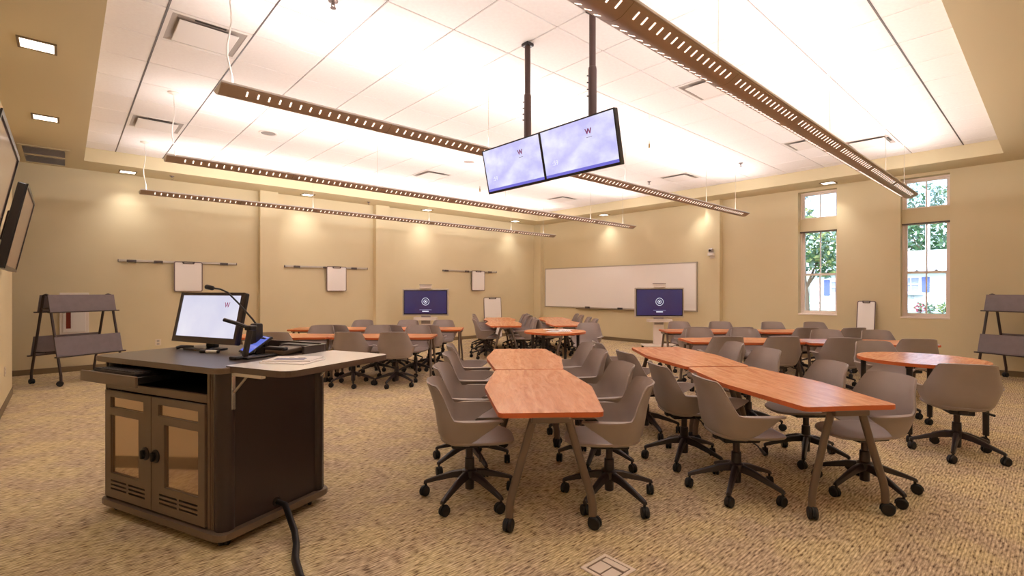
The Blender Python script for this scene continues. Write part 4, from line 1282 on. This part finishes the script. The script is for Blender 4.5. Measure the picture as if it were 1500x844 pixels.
# ------------------------------------------------------------------ screen carts
def screen_cart(d, l, tw, th, zc, label):
    x, y = fr(d, l)
    t = thing('screen_cart', label, 'display cart', (x, y, 0), R_ANG, 'wheeled screen carts')   # local -y faces the camera
    bm = nb(); prism(bm, rrect(-0.42, 0.42, -0.28, 0.24, 0.05), 0.07, 0.105, None, 0, None, 0.008); obj('base', bm, 'cart_white', t)
    for px in (-0.36, 0.36):
        for py in (-0.22, 0.18):
            bm = nb(); caster(bm, 0.03, 0.02); bmesh.ops.transform(bm, matrix=T(px, py, 0) @ RZ(px), verts=bm.verts[:]); obj('caster', bm, 'black_rubber', t, smooth=40)
    bm = nb(); box(bm, -0.13, 0.13, 0.0, 0.09, 0.10, 0.70, 0.012); obj('column', bm, 'cart_white', t)
    bm = nb(); box(bm, -0.12, 0.12, -0.01, 0.085, 0.62, zc + 0.1, 0.006); obj('mast', bm, 'cart_grey', t)
    bm = nb(); prism(bm, rrect(-0.30, 0.30, -0.18, 0.12, 0.04), zc - th / 2 - 0.15, zc - th / 2 - 0.075, None, 0, None, 0.012); obj('equipment_shelf', bm, 'cart_white', t)
    bm = nb(); box(bm, -tw / 2 - 0.035, tw / 2 + 0.035, -0.05, 0.0, zc - th / 2 - 0.035, zc + th / 2 + 0.035, 0.012); obj('tv_housing', bm, 'tv_silver', t)
    bm = nb(); box(bm, -tw / 2, tw / 2, -0.058, -0.048, zc - th / 2, zc + th / 2, 0.003); obj('bezel', bm, 'bezel', t)
    bm = nb(); box(bm, -tw / 2 + 0.02, tw / 2 - 0.02, -0.061, -0.057, zc - th / 2 + 0.025, zc + th / 2 - 0.02); s = obj('screen', bm, 'navy_screen', t)
    M = T(0, -0.0615, zc + 0.02) @ RX(PI / 2)
    def ring(r0, r1, name, m):
        bm = nb(); n = 40
        rs = []
        for r, z in ((r0, 0), (r1, 0), (r1, 0.001), (r0, 0.001)):
            rs.append([M @ Vector((r * math.cos(2 * PI * k / n), r * math.sin(2 * PI * k / n), z)) for k in range(n)])
        rs.append(rs[0]); loft(bm, rs[:4], False); loft(bm, [rs[3], rs[0]], False)
        obj(name, bm, m, s)
    ring(0.09, 0.1, 'logo_ring', 'logo_white'); ring(0.04, 0.05, 'logo_ring', 'logo_white')
    bm = nb(); lathe(bm, [(0.02, 0), (0.02, 0.001)], 20, M); obj('logo_dot', bm, 'logo_white', s)
    bm = nb(); box(bm, -0.16, 0.16, -0.0622, -0.0612, zc - 0.205, zc - 0.19); obj('caption_bar', bm, 'caption_grey', s)
    bm = nb(); box(bm, -0.085, 0.085, -0.0622, -0.0612, zc - 0.25, zc - 0.228); obj('caption_bar', bm, 'logo_white', s)
    bm = nb(); box(bm, -0.155, 0.155, -0.10, 0.02, zc + th / 2 + 0.037, zc + th / 2 + 0.075, 0.01); box(bm, -0.15, 0.15, -0.06, 0.0, zc + th / 2 + 0.07, zc + th / 2 + 0.13, 0.006)
    obj('camera_housing', bm, 'cart_white', t)
    bm = nb(); box(bm, -0.165, 0.165, -0.08, 0.01, zc + th / 2 + 0.128, zc + th / 2 + 0.152, 0.008); obj('camera_bar', bm, 'cart_grey', t)
screen_cart(13.1, -2.28, 1.15, 0.64, 1.19, 'white cart with a navy wall screen standing by the back wall')
screen_cart(12.8, 3.80, 1.20, 0.70, 1.19, 'white cart with a navy screen standing before the long whiteboard')

# ------------------------------------------------------------------ hung screens
def hung_tv(c, label):
    t = thing('hanging_screen', label, 'screen', c, 0, 'ceiling-hung screens')
    t.rotation_euler = (0, -math.radians(12.5), 0)       # local -x faces the camera side, top leans out
    W2, H2 = 0.425, 0.2275
    t.rotation_euler = (0, -math.radians(12.5), 0)
    bm = nb(); box(bm, 0.0, 0.045, -W2, W2, -H2, H2, 0.006); obj('tv_back', bm, 'bezel', t)
    bm = nb(); plate(bm, [-W2, -W2 + 0.012, W2 - 0.012, W2], [-H2, -H2 + 0.022, H2 - 0.012, H2], lambda i, j: (i, j) != (1, 1), 0.008, M_YZ(-0.008)); obj('bezel', bm, 'bezel', t)
    bm = nb(); box(bm, -0.004, -0.001, -W2 + 0.012, W2 - 0.012, -H2 + 0.022, H2 - 0.012); s = obj('screen', bm, 'sky_screen', t)
    bm = nb(); box(bm, -0.005, -0.004, -W2 + 0.012, W2 - 0.012, -H2 + 0.022, -H2 + 0.048); obj('taskbar', bm, 'taskbar_blue', s)
    TX_ = T(-0.0045, 0, 0) @ Matrix(((0, 0, -1, 0), (-1, 0, 0, 0), (0, 1, 0, 0), (0, 0, 0, 1)))
    text_mesh('screen_logo', 'W', 0.066, 'logo_slate', s, TX_ @ T(0.135, 0.105, 0))
    text_mesh('screen_logo', 'W', 0.066, 'logo_red', s, TX_ @ T(0.140, 0.103, 0.0006))
    bm = nb(); box(bm, -0.0055, -0.0045, -0.17, -0.11, 0.055, 0.059); obj('logo_caption', bm, 'caption_grey', s)
    text_mesh('clock_text', ':59', 0.06, 'logo_pale', s, TX_ @ T(-0.28, -0.085, 0))
    bm = nb(); box(bm, 0.045, 0.085, -0.12, 0.12, -0.1, 0.1, 0.008); obj('mount_plate', bm, 'steel_pole', t)
hung_tv((3.335, 3.682, 2.755), 'ceiling-hung screen with pale sky picture, left of the pair')
hung_tv((3.332, 2.828, 2.755), 'ceiling-hung screen with pale sky picture, right of the pair')
def pole(x, y, label):
    t = thing('ceiling_pole', label, 'pole', (x, y, 0), 0, 'screen poles')
    bm = nb(); lathe(bm, [(0.029, 3.46), (0.029, ZT - 0.03)], 16); obj('upper_tube', bm, 'steel_pole', t, smooth=40)
    bm = nb(); lathe(bm, [(0.037, 2.62), (0.037, 3.46), (0.034, 3.48), (0.030, 3.485)], 16); obj('lower_tube', bm, 'steel_pole', t, smooth=40)
    bm = nb(); box(bm, -0.045, 0.045, -0.045, 0.045, ZT - 0.035, ZT - 0.004, 0.004); obj('ceiling_plate', bm, 'bezel', t)
    bm = nb(); box(bm, -0.07, 0.02, -0.06, 0.06, 2.66, 2.80, 0.006); obj('swivel_head', bm, 'steel_pole', t)
    for k in range(4):
        bm = nb(); cyl(bm, (-0.033, 0.02, 3.4 - k * 0.06), (-0.045, 0.025, 3.4 - k * 0.06), 0.006, n=8); obj('set_screw', bm, 'black_plastic', t)
pole(3.47, 3.605, 'dark steel pole from the ceiling to the left hanging screen')
pole(3.47, 2.776, 'dark steel pole from the ceiling to the right hanging screen')

# ------------------------------------------------------------------ wall screens at the left
def wall_tv(y0, y1, label):
    t = thing('wall_screen', label, 'screen', (-0.45, (y0 + y1) / 2, 1.72), 0, 'tilted wall screens')
    t.rotation_euler = (0, math.radians(11), 0)
    h, hw = 0.88, (y1 - y0) / 2
    bm = nb(); box(bm, -0.07, 0.0, -hw, hw, 0, h, 0.01); obj('tv_back', bm, 'bezel', t)
    bm = nb(); plate(bm, [-hw, -hw + 0.03, hw - 0.03, hw], [0, 0.035, h - 0.03, h], lambda i, j: (i, j) != (1, 1), 0.01, M_YZ(0.0)); obj('bezel', bm, 'bezel', t)
    bm = nb(); box(bm, 0.0005, 0.003, -hw + 0.03, hw - 0.03, 0.035, h - 0.03); obj('screen', bm, 'screen_off', t)
    bm = nb(); box(bm, -0.12, -0.06, -0.3, 0.3, 0.3, 0.62, 0.01); obj('wall_bracket', bm, 'steel_pole', t)
wall_tv(7.0, 8.5, 'switched-off wall screen tilted forward, farther of two on the left wall')
wall_tv(4.2, 5.7, 'switched-off wall screen tilted forward, cut by the left picture edge')
bm = nb(); plate(bm, [8.9, 8.93, 8.99, 9.02], [0.42, 0.45, 0.50, 0.53], lambda i, j: True, 0.008, M_YZ(XL))
box(bm, XL + 0.008, XL + 0.010, 8.945, 8.975, 0.44, 0.47, mi=1); box(bm, XL + 0.008, XL + 0.010, 8.945, 8.975, 0.485, 0.515, mi=1)
tag(obj('wall_outlet', bm, ['outlet_white', 'aluminium']), 'small white outlet plate low on the left wall', 'outlet')

# ------------------------------------------------------------------ back wall fittings
def rail(x0, x1, z, clips, label):
    t = thing('board_rail', label, 'rail', (0, YW, z), 0, 'whiteboard rails')
    bm = nb(); box(bm, x0, x1, -0.035, 0, -0.022, 0.022, 0.006); obj('rail_bar', bm, 'aluminium', t)
    for e in (x0, x1):
        bm = nb(); box(bm, e - 0.006, e + 0.006, -0.038, 0, -0.025, 0.025, 0.003); obj('end_cap', bm, 'dark_clip', t)
    for f in clips:
        cx = x0 + (x1 - x0) * f
        bm = nb(); box(bm, cx - 0.075, cx + 0.075, -0.058, -0.034, -0.028, 0.020, 0.008); c = obj('clip', bm, 'dark_clip', t)
        for s in (-1, 1):
            bm = nb(); tube(bm, [(cx + s * 0.06, -0.045, -0.02), (cx + s * 0.066, -0.05, -0.05)], 0.006, 6); obj('clip_hook', bm, 'aluminium', c)
rail(0.765, 2.82, 2.085, [0.1, 0.31, 0.88], 'silver whiteboard rail on the back wall, leftmost of three')
rail(3.84, 5.91, 2.075, [0.13, 0.47, 0.82], 'silver whiteboard rail on the back wall between the two pillars')
rail(8.30, 10.37, 2.095, [0.05, 0.42, 0.86], 'silver whiteboard rail on the back wall, rightmost of three')
def portable_board(name, label, w_, h, loc, rot, group):
    """board hangs down from its top edge at the origin; local -y faces out"""
    t = thing(name, label, 'whiteboard', loc, 0, group)
    t.rotation_euler = rot
    Mx = RX(PI / 2)
    bm = nb(); prism(bm, rrect(-w_ / 2, w_ / 2, -h, 0, 0.035, 5), 0, 0.014, Mx, 0, None, 0.004); obj('board_frame', bm, 'board_frame', t)
    bm = nb(); prism(bm, rrect(-w_ / 2 + 0.018, w_ / 2 - 0.018, -h + 0.018, -0.018, 0.025, 5), 0.0142, 0.017, Mx); obj('writing_surface', bm, 'board_white', t)
    bm = nb(); prism(bm, round_poly([(-w_ * 0.24, 0.002), (-w_ * 0.19, -0.05), (w_ * 0.19, -0.05), (w_ * 0.24, 0.002)], 0.012), 0.0172, 0.026, Mx); hd = obj('handle', bm, 'dark_clip', t)
    bm = nb(); prism(bm, rrect(-w_ * 0.15, w_ * 0.15, -0.036, -0.014, 0.008), 0.0262, 0.028, Mx); obj('handle_slot', bm, 'vent_grey', hd)
BR = (0, 0, 0)
for x0, x1, z1, w_ in ((1.658, 2.165, 2.10, 'leftmost'), (4.812, 5.321, 2.105, 'middle'), (9.33, 9.845, 2.12, 'rightmost')):
    portable_board('portable_whiteboard', 'small portable whiteboard clipped to the rail, %s of three' % w_, x1 - x0, 0.625, ((x0 + x1) / 2, YW - 0.059, z1), BR, 'portable whiteboards on rails')
portable_board('standing_whiteboard', 'tall white board leaning on the back wall behind the far centre tables', 0.62, 1.28, (10.16, 12.19, 1.275), (-0.07, 0, math.radians(-14)), 'leaning whiteboards')
portable_board('standing_whiteboard', 'narrow white board leaning on the wall between the two windows', 0.32, 1.3, (12.22, 2.655, 1.285), (-0.17, 0, -PI / 2), 'leaning whiteboards')
# alarm cabinet, outlet
t = thing('alarm_cabinet', 'white recessed cabinet with red strip behind the left rack', 'cabinet', (0.13, YW, 0.68))
bm = nb(); box(bm, -0.205, 0.205, -0.03, 0, 0, 0.78, 0.006); obj('frame', bm, 'white_trim', t)
bm = nb(); box(bm, -0.16, 0.16, -0.042, -0.03, 0.05, 0.73, 0.004); d = obj('door', bm, 'white_plastic', t)
bm = nb(); box(bm, -0.115, -0.05, -0.046, -0.042, 0.12, 0.62, 0.002); obj('red_glass', bm, 'alarm_red', d)
bm = nb(); box(bm, -0.15, -0.13, -0.055, -0.042, 0.40, 0.48, 0.003); obj('latch', bm, 'aluminium', d)
t = thing('wall_outlet', 'double white outlet plate low on the back wall behind the lectern', 'outlet', (1.40, YW, 0.45))
bm = nb(); box(bm, -0.05, 0.05, -0.01, 0, -0.065, 0.065, 0.004); obj('cover_plate', bm, 'outlet_white', t)
for dz in (-0.03, 0.03):
    bm = nb(); box(bm, -0.022, 0.022, -0.014, -0.01, dz - 0.02, dz + 0.02, 0.002); obj('socket', bm, 'aluminium', t)

# ------------------------------------------------------------------ window wall fittings
t = thing('long_whiteboard', 'long wall-mounted whiteboard on the right wall with a marker tray', 'whiteboard', (XW, 0, 0))
y0, y1, z0, z1 = 6.33, 11.84, 0.945, 2.25
bm = nb(); plate(bm, [y0, y0 + 0.03, y1 - 0.03, y1], [z0, z0 + 0.03, z1 - 0.03, z1], lambda i, j: (i, j) != (1, 1), 0.035, M_YZ(-0.035)); obj('board_frame', bm, 'aluminium', t)
bm = nb(); box(bm, -0.028, -0.002, y0 + 0.03, y1 - 0.03, z0 + 0.03, z1 - 0.03); obj('writing_surface', bm, 'board_white', t)
bm = nb(); box(bm, -0.10, -0.03, 6.9, 10.4, z0 - 0.03, z0 - 0.005, 0.006); obj('marker_tray', bm, 'baseboard', t)
for y, w_ in ((9.95, 'left'), (8.72, 'right')):
    t = thing('board_eraser', 'black eraser on the whiteboard tray, %s of two' % w_, 'eraser', (XW - 0.068, y, z0 - 0.005), 0, 'board erasers')
    bm = nb(); box(bm, -0.025, 0.025, -0.075, 0.075, 0.0, 0.022, 0.003); obj('felt', bm, 'dark_clip', t)
    bm = nb(); box(bm, -0.027, 0.027, -0.078, 0.078, 0.022, 0.055, 0.008); obj('grip', bm, 'black_plastic', t)
t = thing('wall_camera', 'white conference camera on the pillar beside the long whiteboard', 'camera', (XW - 0.16, 5.86, 2.45))
bm = nb(); box(bm, -0.13, 0.0, -0.075, 0.075, -0.075, -0.055, 0.004); box(bm, -0.01, 0.0, -0.06, 0.06, -0.14, 0.02, 0.003); obj('bracket', bm, 'white_plastic', t)
bm = nb(); prism(bm, rrect(-0.125, -0.015, -0.07, 0.07, 0.03), -0.055, 0.0, None, 0, None, 0.006); obj('camera_foot', bm, 'white_plastic', t)
bm = nb(); lathe(bm, [(0.02, -0.055), (0.05, -0.045), (0.058, 0.0), (0.05, 0.045), (0.02, 0.055)], 20, T(-0.07, 0, 0.055) @ RX(PI / 2)); obj('camera_head', bm, 'cart_grey', t, smooth=50)
bm = nb(); cyl(bm, (-0.12, 0.0, 0.055), (-0.142, 0.0, 0.053), 0.026); obj('lens', bm, 'bezel', t, smooth=40)

# ------------------------------------------------------------------ ceiling fittings
def speaker(u, v, label):
    x, y = unproj(u, v, ZT)
    t = thing('ceiling_speaker', label, 'speaker', (x, y, ZT), 0, 'ceiling speakers')
    bm = nb(); lathe(bm, [(0.14, 0), (0.14, -0.006), (0.125, -0.01), (0.12, -0.006)], 32); obj('speaker_ring', bm, 'vent_white', t, smooth=40)
    bm = nb(); lathe(bm, [(0.12, -0.005), (0.08, -0.008), (0.01, -0.009)], 32); obj('grille', bm, 'grid_bar', t, smooth=40)
speaker(393, 195, 'round white ceiling speaker left of the second pendant')
speaker(687, 237, 'round white ceiling speaker left of the hanging screens')
def sprinkler(u, v, z, label):
    x, y = unproj(u, v, z)
    t = thing('sprinkler_head', label, 'sprinkler', (x, y, z), 0, 'sprinkler heads')
    bm = nb(); lathe(bm, [(0.042, 0), (0.04, -0.008), (0.016, -0.014), (0.014, -0.03)], 18); obj('escutcheon', bm, 'sprinkler', t, smooth=40)
    bm = nb(); tube(bm, [(-0.012, 0, -0.028), (-0.016, 0, -0.045), (0, 0, -0.062)], 0.004, 6); tube(bm, [(0.012, 0, -0.028), (0.016, 0, -0.045), (0, 0, -0.062)], 0.004, 6); obj('frame_arms', bm, 'sprinkler', t)
    bm = nb(); lathe(bm, [(0.024, -0.062), (0.024, -0.066)], 14); obj('deflector', bm, 'sprinkler', t)
sprinkler(488, 1, ZT, 'metal sprinkler head at the top picture edge')
sprinkler(1085, 239, ZT, 'metal sprinkler head in the tray near the window wall')
sprinkler(951, 266, ZT, 'small metal sprinkler head right of the hanging screens')
sprinkler(252, 258, HS, 'metal sprinkler head in the soffit over the left rail')
sprinkler(540, 296, HS, 'metal sprinkler head in the soffit before the second pillar')
def ceiling_mic(u, v, z, label):
    d = 724.7 * (z - 1.5) / (425.7 - v); l = d * (u - 750) / 724.7
    x, y = FX * d + FY * l, FY * d - FX * l
    t = thing('hanging_microphone', label, 'microphone', (x, y, z), 0, 'hanging microphones')
    bm = nb(); cyl(bm, (0, 0, 0.06), (0, 0, ZT - z - 0.004), 0.0022, n=6); obj('cord', bm, 'white_plastic', t)
    bm = nb(); lathe(bm, [(0.004, 0.10), (0.006, 0.06), (0.011, 0.05), (0.013, 0.01), (0.008, 0.0)], 10); obj('capsule', bm, 'brass', t, smooth=40)
ceiling_mic(951, 217, 3.40, 'slim microphone on a cord hanging right of the ceiling screens')
ceiling_mic(703, 281, 3.30, 'slim microphone on a cord hanging left of the ceiling screens')
